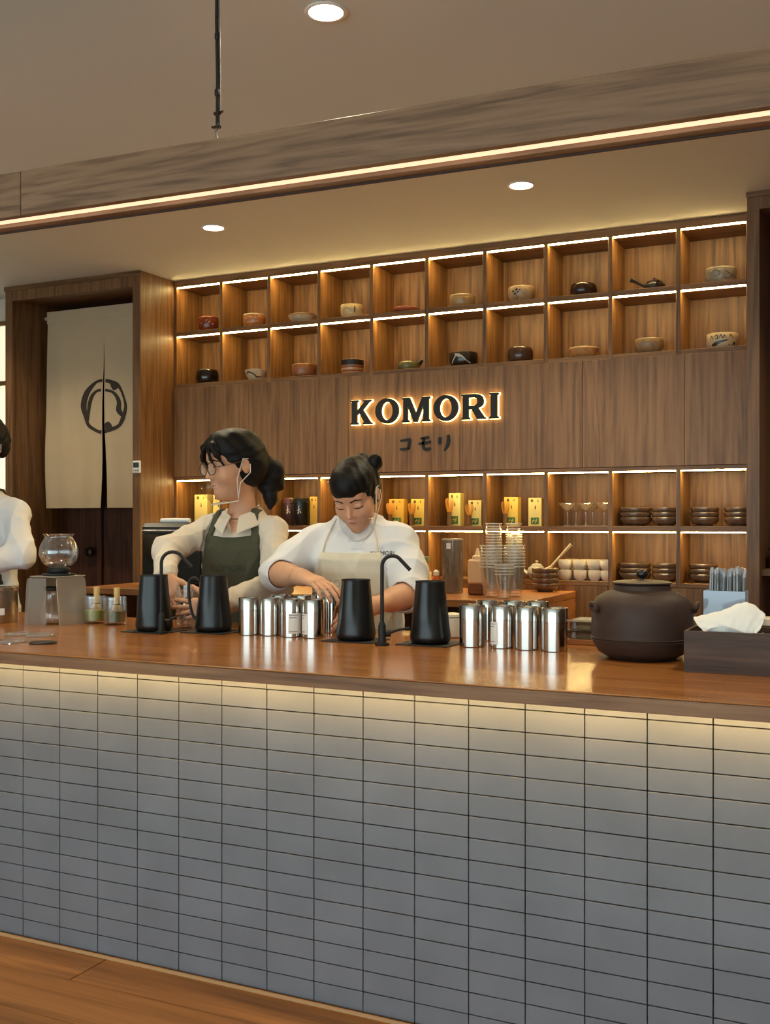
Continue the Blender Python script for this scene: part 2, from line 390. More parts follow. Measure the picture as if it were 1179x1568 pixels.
# ================================================================== beam, cable, downlights
bt = thing('light_beam', 'long suspended wooden beam with a warm light strip along its underside', 'light fixture')
ang = math.atan2(2.075-2.115, 2.0)
bt.location = (-1.2, 2.10, 0); bt.rotation_euler = (0, 0, math.radians(2.4))
def beam_piece(xa, xb):
    MB().box(xa, xb, -.022, .0, 2.015, 2.128, .001).obj('front_board', W_BEAM, bt)
beam_piece(-2.6, -.816); beam_piece(-.814, 3.2)
MB().box(-2.6, 3.2, .0, .07, 2.10, 2.120, .001).obj('top_board', W_BEAM, bt)
MB().box(-2.6, 3.2, .0, .035, 2.018, 2.028, .001).obj('led_strip', M_LEDB, bt)
MB().box(-2.6, 3.2, .036, .066, 2.008, 2.10, .001).obj('rear_board', W_BEAM, bt)
MB().box(-2.6, 3.2, .066, .072, 2.004, 2.10, .001).obj('edge_band', pbr('dark_edge', (60, 36, 26), .6), bt)
cb = thing('suspension_cable', 'black suspension cable with metal clips holding up the wooden beam', 'cable', (-1.459, 2.115, 2.129))
MB().tube([(0, 0, .05), (.001, 0, .16), (-.002, 0, .30), (-.001, 0, .381)], .0042, 8).obj('cord', M_BLACKR, cb, smooth=60)
MB().tube([(.006, .004, .05), (.006, .003, .20), (.004, 0, .381)], .0022, 6).obj('wire', M_STEEL2, cb, smooth=60)
MB().tube([(.008*math.cos(a), 0, .009+.010*math.sin(a)) for a in [i*math.pi/8 for i in range(16)]], .0026, 6, closed=True).obj('eye_bolt', M_STEEL2, cb, smooth=60)
MB().tube([(0, 0, .016), (-.004, 0, .036), (.002, 0, .055)], .0036, 6).obj('hook', M_STEEL2, cb, smooth=60)
for z, s in ((.042, 1), (.075, -1)):
    MB().box(-.010, .010, -.004, .004, z, z+.008, .002).tube([(0, 0, z+.004), (s*-.016, 0, z+.006)], .003, 6).obj('clip', M_CHROME, cb)
for z in (.12, .255): MB().lathe([(.0055, z), (.0065, z+.002), (.0065, z+.014), (.0055, z+.016)], 10).obj('ferrule', M_BLACKR, cb, smooth=40)
def downlight(p, label, group=None, w=None):
    t = thing('downlight', label, 'ceiling light', (p[0], p[1], CEIL), group=group)
    MB().lathe([(.043, -.0005), (.052, -.0005), (.054, -.003), (.050, -.006), (.044, -.005), (.043, -.0005)], 28, cap0=False, cap1=False).obj('trim_ring', pbr('lamp_white', (235, 230, 222), .5), t, smooth=50)
    MB().lathe([(0, -.003), (.02, -.0034), (.0432, -.003)], 28, cap0=False, cap1=False).obj('diffuser', M_LAMP, t, smooth=60)
    L = bpy.data.lights.new('downlight_lamp', 'SPOT'); L.energy = (w or LAMP_W); L.spot_size = math.radians(125); L.spot_blend = .8; L.shadow_soft_size = .045; L.color = (1.0, .86, .58)
    lo = bpy.data.objects.new('downlight_lamp', L); COL.objects.link(lo); lo.parent = t; lo.location = (0, 0, -.02)
downlight(Pz(499, 17, CEIL), 'round recessed downlight in the ceiling in front of the wooden beam')
downlight(Pz(327, 348, CEIL), 'round recessed downlight in the ceiling near the noren doorway')
downlight(Pz(798, 283, CEIL), 'round recessed downlight in the ceiling above the cup stacks')
for p in ((-2.66, 2.33), (.1, 3.85), (.1, 2.33), (-4.05, 3.85)):
    downlight((p[0], p[1]), 'round recessed downlight further along the ceiling', 'downlights beyond the picture')

# ================================================================== tiled counter
TY, TOPZ, EY = 2.378, .858, 2.290
ct = thing('counter', 'long service counter faced with grey stacked tiles under a thick wooden top', 'counter')
CX0, CX1, CYB = -4.2, 1.3, 3.325
MB().box(CX0, CX1, EY-.001, CYB, TOPZ-.004, TOPZ, .0015).obj('worktop', W_TOP, ct)
MB().box(CX0, CX1, EY, EY+.015, TOPZ-.0365, TOPZ-.0045, .001).obj('worktop_edge', W_EDGE, ct)
MB().box(CX0, CX1, EY+.0155, CYB-.001, TOPZ-.022, TOPZ-.0045).obj('worktop_core', W_EDGE, ct)
MB().box(CX0+.02, CX1-.02, TY+.0082, CYB-.12, .0, TOPZ-.0225).obj('counter_body', M_GROUT, ct)
MB().box(CX0, CX1, TY-.022, TY-.016, .0, .008).obj('floor_trim', pbr('pale_trim', (196, 150, 104), .6), ct)
MB().box(CX0+.02, CX1-.02, EY+.016, EY+.028, TOPZ-.0305, TOPZ-.0225, .001).obj('led_strip', M_LEDU, ct)
TH_, TWP = .0528, .1414
zz = [0.0]+[TH_*k for k in range(1, 16)]+[TOPZ-.024]
g = .0013
tm = {}
rnd = random.Random(3)
stuff = MB()
for c in range(-13, 27):
    xa = -2.333+TWP*(c-1); xb = xa+TWP
    if xa < CX0+.02 or xb > CX1-.02: continue
    for r in range(16):
        h = zz[r+1]-zz[r]
        bevel = .0007
        off = rnd.uniform(-.0005, .0005)
        if 0 <= c < 18:
            key = round(h, 4)
            if key not in tm: tm[key] = MB().box(-TWP/2+g, TWP/2-g, 0, .009, g, h-g, bevel).mesh('tile', M_TILE)
            mobj('tile', tm[key], ct, ((xa+xb)/2, TY+off, zz[r]))
        else: stuff.box(xa+g, xb-g, TY+off, TY+.009, zz[r]+g, zz[r+1]-g, bevel)
tag(stuff.obj('tile_field', M_TILE, ct), kind='stuff')
# back counter
bc = thing('back_counter', 'wooden back counter carrying cup stacks and the black oven', 'counter')
BZ, BY0, BX1 = .927, 3.875, -1.268
MB().box(xro+.001, BX1, BY0, SY-.001, BZ-.03, BZ, .002).obj('worktop', W_BACK, bc)
MB().box(xro+.02, BX1-.02, BY0+.40, SY-.003, 0, BZ-.031).obj('carcass', W_DARK, bc)
for i in range(5):
    a = xro+.02+i*(BX1-xro-.04)/4
    if i < 4: MB().box(a+.003, a+(BX1-xro-.04)/4-.003, BY0+.38, BY0+.3995, .08, BZ-.04, .002).obj('door', W_DARK, bc)
MB().box(BX1-.02, BX1, BY0+.01, SY-.003, 0, BZ-.031, .001).obj('end_panel', W_BACK, bc)
MB().box(xro+.002, xro+.02, BY0+.01, SY-.003, 0, BZ-.031, .001).obj('end_panel', W_BACK, bc)
# ================================================================== shop sign
GLYPH = {
 'K': [[(0,0),(.36,0),(.36,.06),(.30,.09),(.30,.38),(.40,.47),(.63,.09),(.57,.06),(.57,0),(1.0,0),(1.0,.05),(.92,.09),(.57,.59),(.86,.91),(.95,.94),(.95,1),(.58,1),(.58,.94),(.63,.91),(.30,.56),(.30,.91),(.36,.94),(.36,1),(0,1),(0,.94),(.06,.91),(.06,.09),(0,.06)]],
 'I': [[(0,0),(.38,0),(.38,.06),(.32,.10),(.32,.90),(.38,.94),(.38,1),(0,1),(0,.94),(.06,.90),(.06,.10),(0,.06)]],
 'M': [[(0,0),(.33,0),(.33,.06),(.26,.10),(.26,.64),(.52,0),(.68,0),(.94,.64),(.94,.10),(.87,.06),(.87,0),(1.24,0),(1.24,.06),(1.18,.10),(1.18,.9),(1.24,.94),(1.24,1),(.90,1),(.62,.36),(.34,1),(0,1),(0,.94),(.06,.9),(.06,.1),(0,.06)]],
 'R': [[(0,0),(.36,0),(.36,.06),(.30,.1),(.30,.40),(.42,.40),(.66,0),(1.02,0),(1.02,.05),(.95,.09),(.70,.44),(.84,.50),(.92,.60),(.93,.72),(.89,.86),(.78,.96),(.6,1.0),(0,1),(0,.94),(.06,.9),(.06,.1),(0,.06)],
       [(.30,.54),(.55,.54),(.64,.59),(.67,.70),(.64,.80),(.55,.86),(.30,.86)]],
}
def ell(cx, cy, rx, ry, n=36): return [(cx+rx*math.cos(2*math.pi*i/n), cy+ry*math.sin(2*math.pi*i/n)) for i in range(n)]
GLYPH['O'] = [ell(.53, .5, .53, .52), ell(.53, .5, .26, .37)]
sg = thing('shop_sign', 'black backlit KOMORI lettering on the walnut wall panel', 'sign', (0, SY-.003, 0))
ly = SY-.03
pa, pb = Py(537, 629.5, ly), Py(763.5, 621, ly)
HH = .117
zb_ = Py(650, 645.5, ly).z
M_HALO = glow('sign_halo', (1.0, .72, .24), SIGN_S)
order = 'KOMORI'; wid = {'K': 1.0, 'O': 1.06, 'M': 1.24, 'R': 1.02, 'I': .38}
gap = ((pb.x-pa.x)/HH - sum(wid[c] for c in order))/5
x = pa.x
for c in order:
    loops = [[(p[0]*HH, p[1]*HH) for p in l] for l in GLYPH[c]]
    me = curve_mesh(loops, .006); me.materials.append(M_INK)
    o = mobj('letter', me, sg); o.rotation_euler = (math.pi/2, 0, 0); o.location = (x, -.025, zb_)
    m2 = curve_mesh(loops, .007, .0022); m2.materials.append(M_HALO)
    h = mobj('halo', m2, o); h.location = (0, 0, -.0135)
    x += (wid[c]+gap)*HH
kt = thing('katakana_sign', 'small black brush katakana under the KOMORI lettering', 'sign', (0, SY-.003, 0))
def kat(strokes, px, py, s=.075):
    c = Py(px, py, SY); mb = MB()
    for pts, ws in strokes:
        pp = smooth_pts([(p[0]*s, p[1]*s) for p in pts], 4); n = len(pp)
        w = np.interp(np.linspace(0, 1, n), np.linspace(0, 1, len(ws)), ws)
        mb.prism(stroke_poly(pp, [float(a)*s*1.35 for a in w]), -.006, 0, Matrix.Translation((c.x, 0, c.z)))
    mb.obj('character', M_INK, kt)
kat([([(-.42,.32),(0,.36),(.36,.40),(.40,.30),(.34,-.05),(.30,-.36)], [.10,.14,.15,.20,.16,.14]), ([(-.45,-.34),(-.1,-.36),(.34,-.30)], [.10,.15,.12])], 621, 681, .060)
kat([([(-.32,.34),(0,.38),(.32,.42)], [.08,.14,.12]), ([(-.46,-.02),(0,.02),(.46,.10)], [.10,.16,.13]), ([(-.06,.38),(-.10,0),(-.08,-.30),(.12,-.42),(.44,-.36)], [.12,.15,.15,.17,.12])], 651, 679, .068)
kat([([(-.28,.36),(-.30,.10),(-.30,-.10)], [.13,.16,.10]), ([(.26,.48),(.28,.10),(.20,-.22),(-.02,-.50)], [.13,.17,.16,.05])], 681, 678, .076)

# ================================================================== noren
nr = thing('noren_curtain', 'split beige linen noren curtain printed with a dark brush ring emblem', 'curtain')
NY = 4.56
M_LINEN = pbr('beige_linen', (186, 162, 130), .9, bump=.35, bscale=300, var=.03, vscale=6)
M_PRINT = pbr('noren_print', (52, 42, 34), .9)
nx0, nxs, nx1 = Xat(75, NY), Xat(162, NY), xri+.012
nx1 = -3.508
ntop, nbot = Py(75, 482, NY).z, Py(120, 778, NY).z
MB().tube([(xli+.001, NY+.01, ntop-.02), (nx1+.008, NY+.01, ntop-.02)], .011, 12).obj('rod', pbr('pale_rod', (178, 160, 138), .6), nr, smooth=60)
def cloth_y(x, z):
    t = (ntop-z)/(ntop-nbot)
    return NY - .008 + (.010*math.sin(x*17+1.0)+.006*math.sin(x*41+z*3)+.004*math.sin(z*9+x*8))*min(1, t*1.6)
def panel(xa, xb, slit_right):
    def fn(u, v):
        z = ntop-.02 + (nbot-ntop+.02)*v
        op = .028*max(0, (v-.12)/.88)**1.3
        a, b = (xa - .006*math.sin(v*3.1), xb-op) if slit_right else (xb+0, xb)
        if slit_right: x = xa+.010*math.sin(v*2.6)*-1 + (xb-op-xa+.010*math.sin(v*2.6))*u
        else: x = xa+op*.9 + (xb-xa-op*.9)*u
        return (x, cloth_y(x, z), z)
    mb = MB().grid(fn, 26, 44); n = len(mb.v)
    mb.v += [(x_, y_+.0016, z_) for x_, y_, z_ in mb.v]; mb.f += [tuple(reversed([i+n for i in f])) for f in list(mb.f)]
    return mb.obj('panel', M_LINEN, nr, smooth=180)
panel(nx0, nxs, True); panel(nxs+.001, nx1, False)
MB().box(xli+.03, nx1, NY-.012, NY-.0085, ntop-.055, ntop+.012, .001).obj('top_hem', M_LINEN, nr)
def emblem(pts, ws, closed=False):
    P = smooth_pts([((Py(a, b, NY).x), Py(a, b, NY).z) for a, b in pts], 6, closed)
    if closed: P.append(P[0])
    n = len(P); w = np.interp(np.linspace(0, 1, n), np.linspace(0, 1, len(ws)), ws)
    q = stroke_poly(P, [float(k)*.0036 for k in w]); L, R = q[:n], q[n:][::-1]; v = []; f = []
    slit = lambda z: .028*max(0, ((ntop-z)/(ntop-nbot)-.12)/.88)**1.3
    for l, r in zip(L, R):
        for (x_, z_) in (l, r): v.append((x_, cloth_y(x_, z_)-.0022, z_))
    for i in range(n-1): f.append((2*i, 2*i+1, 2*i+3, 2*i+2))
    nb = len(v); v += [(a, b+.0012, c) for a, b, c in v]; f += [tuple(reversed([k+nb for k in q_])) for q_ in list(f)]
    mb = MB(); mb.add(v, f); mb.obj('emblem', M_PRINT, nr)
# outer ring, left half and right half, with thick and thin brush weight
emblem([(160, 583), (150, 585), (141, 593), (133, 606), (129, 622), (132, 636), (136, 650), (144, 657), (152, 661), (158, 662)], [5, 4, 7, 11, 13, 9, 6, 5, 5, 6])
emblem([(165, 583), (172, 585), (181, 589), (187, 598), (192, 612), (194, 624), (190, 640), (184, 652), (174, 658), (165, 661)], [5, 6, 6, 4, 4, 6, 8, 5, 6, 6])
emblem([(158, 598), (150, 599), (143, 606), (139, 618), (137, 632), (136, 644)], [4, 4, 6, 7, 6, 4])
emblem([(165, 598), (174, 600), (180, 606), (184, 616), (184, 628), (189, 636)], [4, 4, 5, 7, 9, 6])
emblem([(173, 586), (178, 592), (182, 590)], [4, 12, 3])
emblem([(164, 655), (170, 652), (175, 657)], [4, 12, 4])

# timer on the right post
tm_ = thing('kitchen_timer', 'small white digital timer stuck to the doorway post', 'timer', (Xat(211, PY0), PY0, Py(211, 715, PY0).z))
MB().box(-.024, .024, -.014, -.0008, -.031, .031, .004).obj('timer_case', pbr('timer_white', (222, 222, 220), .4), tm_)
MB().box(-.018, .018, -.0155, -.0135, -.004, .022, .0008).obj('timer_screen', pbr('timer_lcd', (60, 66, 66), .2), tm_)
for k in (-1, 0, 1): MB().box(k*.012-.004, k*.012+.004, -.016, -.0135, -.022, -.013, .001).obj('timer_button', M_GREYINK, tm_)

# ================================================================== tea bowls on the upper shelf
def bowl_prof(r, h, kind, t=.004):
    K = {'straight': [(.62, 0), (.70, .03), (.90, .10), (.98, .30), (1, .60), (.99, 1)],
         'round': [(.50, 0), (.52, .06), (.80, .16), (.96, .40), (1, .70), (.95, 1)],
         'open': [(.46, 0), (.48, .08), (.66, .18), (.84, .48), (.95, .80), (1, 1)],
         'low': [(.50, 0), (.52, .10), (.76, .25), (.93, .60), (1, 1)],
         'barrel': [(.66, 0), (.84, .06), (.96, .25), (1, .5), (.97, .8), (.90, 1)]}[kind]
    out = [(a*r, b*h) for a, b in K]
    inn = [(max(a*r-t, .003), max(b*h, .007)) for a, b in reversed(K)]
    inn = [(inn[0][0], h)]+[(a, b) for a, b in inn[1:]]
    return [(a, b) for a, b in out]+[(out[-1][0]-t*.5, h+.0012)]+inn+[(0, .007)]
def rad_at(prof, z):
    o = prof[:[i for i in range(1, len(prof)) if prof[i][1] >= prof[i-1][1]][-1]+1]
    zs_ = [p[1] for p in o]; rs = [p[0] for p in o]; k = int(np.argmax(zs_))+1
    return float(np.interp(z, zs_[:k], rs[:k]))
def paint(prof, pts, ws, mat, parent, name='painted_mark', face=0.0, wob=None):
    # a brush stroke laid on a turned surface; pts are (degrees from the front, height)
    P = smooth_pts(pts, 5) if len(pts) > 2 else [tuple(pts[0][c]+(pts[1][c]-pts[0][c])*k/8 for c in (0, 1)) for k in range(9)]
    n = len(P)
    w = np.interp(np.linspace(0, 1, n), np.linspace(0, 1, len(ws)), ws); rm = max(p[0] for p in prof)
    L = stroke_poly([(math.radians(a)*rm, z) for a, z in P], [float(k) for k in w]); A, B = L[:n], L[n:][::-1]; v = []; f = []
    for a, b in zip(A, B):
        for k in range(4):
            u = a[0]+(b[0]-a[0])*k/3; z = min(max(a[1]+(b[1]-a[1])*k/3, 0), 1e9); th = u/rm+face-math.pi/2; r = rad_at(prof, z)+.0007
            v.append((r*math.cos(th), r*math.sin(th), z))
    for i in range(n-1):
        for k in range(3): f.append((i*4+k, i*4+k+1, i*4+k+5, i*4+k+4))
    nb = len(v)
    v += [(x_*.985, y_*.985, z_) for x_, y_, z_ in v]; f += [tuple(reversed([q+nb for q in fc])) for fc in list(f)]
    return MB().add(v, f).obj(name, mat, parent, smooth=180)
FACE = math.radians(18)
def on_shelf(l, r, zfloor, yc): 
    c = Py((l+r)/2, 800, yc); Z = -c.x*SN+yc*CS
    return c.x, (r-l)*Z/FPX/2
def tea_bowl(l, r, t, b, zf, kind, mat, label, yc=4.671, name='tea_bowl', foot=True, rim=None, wob=0.02):
    x, rad = on_shelf(l, r, zf, yc); Z = -x*SN+yc*CS; h = (b-t)*Z/FPX - rad*.10
    T = thing(name, label, 'bowl', (x, yc, zf), group='tea bowls on the upper shelf')
    prof = bowl_prof(rad, h, kind); ph = random.uniform(0, 6)
    rf = lambda r_, z_, a: r_*(1+wob*.5*math.sin(2*a+ph)+wob*.4*math.sin(3*a+2*ph))
    MB().lathe(prof, 36, rfun=rf).obj('bowl_body', mat, T, smooth=60)
    if rim: MB().lathe([(prof[5][0]-.004 if kind != 'low' else prof[4][0]-.004, h+.0008), (prof[5][0]-.002 if kind != 'low' else prof[4][0]-.002, h+.0024), (prof[5][0]+.0008 if kind != 'low' else prof[4][0]+.0008, h-.001), (prof[5][0]+.0008 if kind != 'low' else prof[4][0]+.0008, h-.005)], 36, rfun=rf, cap0=False, cap1=False).obj('rim_glaze', rim, T, smooth=60)
    return T, prof, rad, h
def gz(name, c, rough=.3, var=.15, vs=40): return pbr('glaze_'+name, c, rough, var=var, vscale=vs, coat=.2)
CREAM = gz('cream', (206, 186, 150)); DKINK = gz('iron', (30, 24, 22), .4, .05)
# row one
T, p, r, h = tea_bowl(304, 335, 484, 507, R1, 'straight', gz('red_brown', (120, 52, 32), .25, .35, 60), 'dark red brown straight-sided tea bowl with pale flecks', rim=gz('rust', (150, 74, 40)))
for a, z in ((-30, .5), (-5, .35), (20, .6), (40, .45), (5, .7)): paint(p, [(a-4, z*h), (a+5, (z+.08)*h)], [.003, .005, .002], gz('pale_fleck', (188, 160, 130)), T, 'glaze_fleck', FACE)
T, p, r, h = tea_bowl(372.5, 407, 480, 501, R1, 'straight', gz('orange_tan', (186, 116, 60), .3, .25, 70), 'orange tan tea bowl with cream brushed streaks', rim=CREAM)
for a, z in ((-35, .6), (-10, .72), (18, .62), (40, .75), (-20, .3), (28, .35)): paint(p, [(a-10, z*h), (a, (z+.06)*h), (a+10, (z-.02)*h)], [.002, .005, .002], CREAM, T, 'glaze_streak', FACE)
tea_bowl(441.5, 485, 481, 495, R1, 'low', gz('pale_cream', (204, 184, 150), .35), 'wide shallow cream dish beside the faceted cream cup', name='shallow_dish', rim=gz('tan_rim', (160, 120, 78)))
T, p, r, h = tea_bowl(521.5, 556, 465, 487, R1, 'straight', gz('yellow_cream', (206, 182, 132), .4), 'cream straight tea bowl with a black vertical dash', name='tea_bowl')
paint(p, [(24, .35*h), (24, .85*h)], [.004, .006, .004], DKINK, T, face=FACE); paint(p, [(-40, .6*h), (-20, .7*h), (0, .55*h)], [.002, .003, .002], gz('olive', (110, 96, 60)), T, face=FACE)
# lidded terracotta dish
x, rad = on_shelf(600, 643.5, R1, 4.671)
T = thing('lidded_dish', 'flat terracotta lidded dish on the upper shelf', 'dish', (x, 4.671, R1), group='tea bowls on the upper shelf')
TC = gz('terracotta', (168, 84, 52), .5)
MB().lathe([(rad*.6, 0), (rad*.85, .006), (rad, .016), (rad, .019)], 36, cap1=True).obj('dish_body', TC, T, smooth=50)
MB().lathe([(rad*1.0, .0192), (rad*1.01, .022), (rad*.8, .029), (rad*.4, .033), (0, .034)], 36).obj('dish_lid', TC, T, smooth=50)
MB().lathe([(rad*1.012, .0185), (rad*1.03, .0195), (rad*1.012, .0215)], 36, cap0=False, cap1=False).obj('dish_rim', gz('terracotta_dark', (120, 50, 32)), T, smooth=50)
tea_bowl(688, 728, 451.5, 472, R1, 'straight', gz('sand', (172, 140, 92), .35), 'sand coloured tea bowl with a smooth pale rim', rim=gz('sand_rim', (190, 162, 116)))
T, p, r, h = tea_bowl(778, 819, 438, 463, R1, 'round', gz('oat', (182, 152, 112), .4), 'beige tea bowl painted with a dark green flower', rim=gz('oat_rim', (200, 172, 130)))
GRN = gz('leaf_green', (48, 60, 50), .4)
for a, z, w in ((-38, .62, .012), (-22, .72, .013), (-30, .45, .011), (-16, .55, .010), (-8, .68, .006)): paint(p, [(a-6, z*h), (a+6, (z+.06)*h)], [.002, w, .003], GRN, T, 'painted_petal', FACE)
paint(p, [(-26, .5*h), (-20, .3*h), (-24, .14*h)], [.002, .003, .002], GRN, T, 'painted_stem', FACE)
T, p, r, h = tea_bowl(873, 914, 433, 454, R1, 'barrel', gz('black_brown', (52, 34, 28), .16, .2), 'glossy dark brown rounded tea bowl beside the side-handle teapot')
# side handle teapot
x0_, _ = on_shelf(994, 1020, R1, 4.70)
T = thing('side_handle_teapot', 'black clay teapot with a straight side handle on the upper shelf', 'teapot', (Xat(1002, 4.68), 4.68, R1))
CL = gz('black_clay', (46, 38, 32), .45, .15)
MB().lathe([(.030, 0), (.040, .004), (.0475, .016), (.046, .026), (.034, .036), (.031, .038)], 32).obj('pot_body', CL, T, smooth=60)
lid = MB().lathe([(.033, .0382), (.033, .040), (.022, .045), (.006, .047)], 28).obj('pot_lid', CL, T, smooth=60)
MB().lathe([(.003, .0465), (.003, .050), (.007, .053), (.006, .057), (0, .058)], 14).obj('lid_knob', gz('dark_red_knob', (90, 40, 40)), lid, smooth=60)
dh = Vector((-CS, -SN, 0))
MB().tube([dh*.040+Vector((0, 0, .020)), dh*.062+Vector((0, 0, .030)), dh*.085+Vector((0, 0, .043)), dh*.104+Vector((0, 0, .050))], [.006, .007, .009, .011], 12).obj('pot_handle', CL, T, smooth=60)
ds = Vector((SN, -CS, 0))
MB().tube([ds*.040+Vector((0, 0, .018)), ds*.056+Vector((0, 0, .028)), ds*.062+Vector((0, 0, .036))], [.009, .006, .005], 10).obj('pot_spout', CL, T, smooth=60)
T, p, r, h = tea_bowl(1080, 1127, 406, 431, R1, 'straight', gz('stone_grey', (160, 148, 124), .4, .2, 50), 'stone grey tea bowl with loose dark brush loops', rim=CREAM)
for pts in ([(-45, .6*h), (-30, .8*h), (-12, .6*h), (-25, .35*h), (-42, .5*h)], [(5, .75*h), (25, .5*h), (48, .3*h)], [(-5, .3*h), (20, .22*h), (45, .55*h)]): paint(p, pts, [.002, .004, .003, .002], gz('slate_brush', (96, 88, 76)), T, face=FACE)
# row two
tea_bowl(300, 335, 560, 583, R2, 'barrel', gz('black', (22, 18, 17), .15, .2), 'glossy black tea bowl at the doorway end of the lower bowl row')
T, p, r, h = tea_bowl(374.5, 409.5, 562, 580, R2, 'open', CREAM, 'cream flared tea bowl with a dark brush swoosh')
paint(p, [(-55, .55*h), (-30, .75*h), (0, .55*h), (20, .30*h), (50, .35*h)], [.003, .008, .007, .009, .003], gz('swoosh_brown', (70, 52, 42)), T, face=FACE)
tea_bowl(447, 485, 552, 573, R2, 'straight', gz('rust_clay', (148, 92, 56), .4, .25), 'rust and grey straight tea bowl with an uneven glaze', rim=gz('rust_rim', (168, 108, 64)))
T, p, r, h = tea_bowl(522, 557, 545, 568, R2, 'straight', gz('peach_stripe', (204, 160, 116), .35, .1), 'tea bowl banded black, cream and orange')
for z0_, z1_, m in ((.60, 1.0, DKINK), (.42, .56, gz('rust_band', (146, 72, 42))), (.16, .26, gz('rust_band', (146, 72, 42)))):
    q = [(rad_at(p, z_*h)+.0009, z_*h) for z_ in np.linspace(z0_, z1_, 4)]
    MB().lathe(q, 36, cap0=False, cap1=False, rfun=None).obj('painted_band', m, T, smooth=60)
# low green dish with dark knob
x, rad = on_shelf(608.5, 643, R2, 4.671)
T = thing('glazed_dish', 'mottled green squat dish with a small dark spout', 'dish', (x, 4.671, R2), group='tea bowls on the upper shelf')
GD = gz('moss', (112, 104, 66), .25, .35, 60)
p = bowl_prof(rad, .040, 'barrel'); MB().lathe(p, 32).obj('dish_body', GD, T, smooth=60)
rv = Vector((CS, SN, 0)); MB().tube([rv*rad*.85+Vector((0, 0, .030)), rv*rad*1.05+Vector((0, 0, .044)), rv*rad*1.2+Vector((0, 0, .052))], [.013, .011, .009], 10).obj('spout', DKINK, T, smooth=60)
T, p, r, h = tea_bowl(687.5, 732, 534, 557, R2, 'straight', gz('charcoal', (34, 28, 26), .25, .2), 'black tea bowl painted with a white mountain peak')
WM = gz('mountain_white', (200, 190, 176), .4, .1)
paint(p, [(-52, .18*h), (-34, .6*h), (-24, .84*h)], [.003, .006, .004], WM, T, 'painted_peak', FACE); paint(p, [(-34, .84*h), (-18, .74*h), (0, .62*h)], [.008, .016, .006], WM, T, 'painted_peak', FACE); paint(p, [(-4, .66*h), (14, .36*h), (34, .16*h)], [.008, .006, .002], WM, T, 'painted_peak', FACE)
tea_bowl(777, 817, 526, 551, R2, 'barrel', gz('umber', (72, 46, 34), .22, .35, 50), 'umber brown barrel-shaped tea bowl beside the mountain bowl')
tea_bowl(871, 916.5, 525, 543, R2, 'open', gz('light_tan', (190, 140, 88), .4), 'light tan flared tea bowl with a pale rim', rim=gz('tan_pale', (206, 166, 116)))
tea_bowl(971.5, 1016, 510.5, 535, R2, 'round', gz('grey_tan', (150, 120, 84), .4, .25), 'grey tan rounded tea bowl next to the calligraphy bowl', rim=gz('grey_tan_rim', (172, 144, 104)))
T, p, r, h = tea_bowl(1082, 1130, 502, 527, R2, 'straight', gz('ivory', (204, 182, 144), .4, .08), 'ivory tea bowl with bold black brush calligraphy')
for pts, ws in (([(-55, .5*h), (-50, .8*h), (-44, .55*h)], [.002, .004, .002]), ([(-38, .7*h), (-30, .85*h), (-26, .6*h), (-34, .6*h)], [.002, .004, .003]), ([(-20, .6*h), (-16, .85*h), (-8, .62*h), (-3, .82*h), (4, .6*h)], [.002, .004, .004, .002]), ([(14, .7*h), (22, .85*h), (28, .6*h)], [.003, .004, .002]),
                 ([(-50, .12*h), (-30, .30*h), (-5, .42*h), (12, .50*h)], [.014, .013, .008, .002]), ([(14, .14*h), (18, .16*h)], [.008, .007]), ([(30, .12*h), (36, .3*h), (42, .16*h)], [.005, .009, .005]), ([(50, .4*h), (56, .2*h)], [.004, .002])):
    paint(p, pts, ws, DKINK, T, 'brush_stroke', FACE)

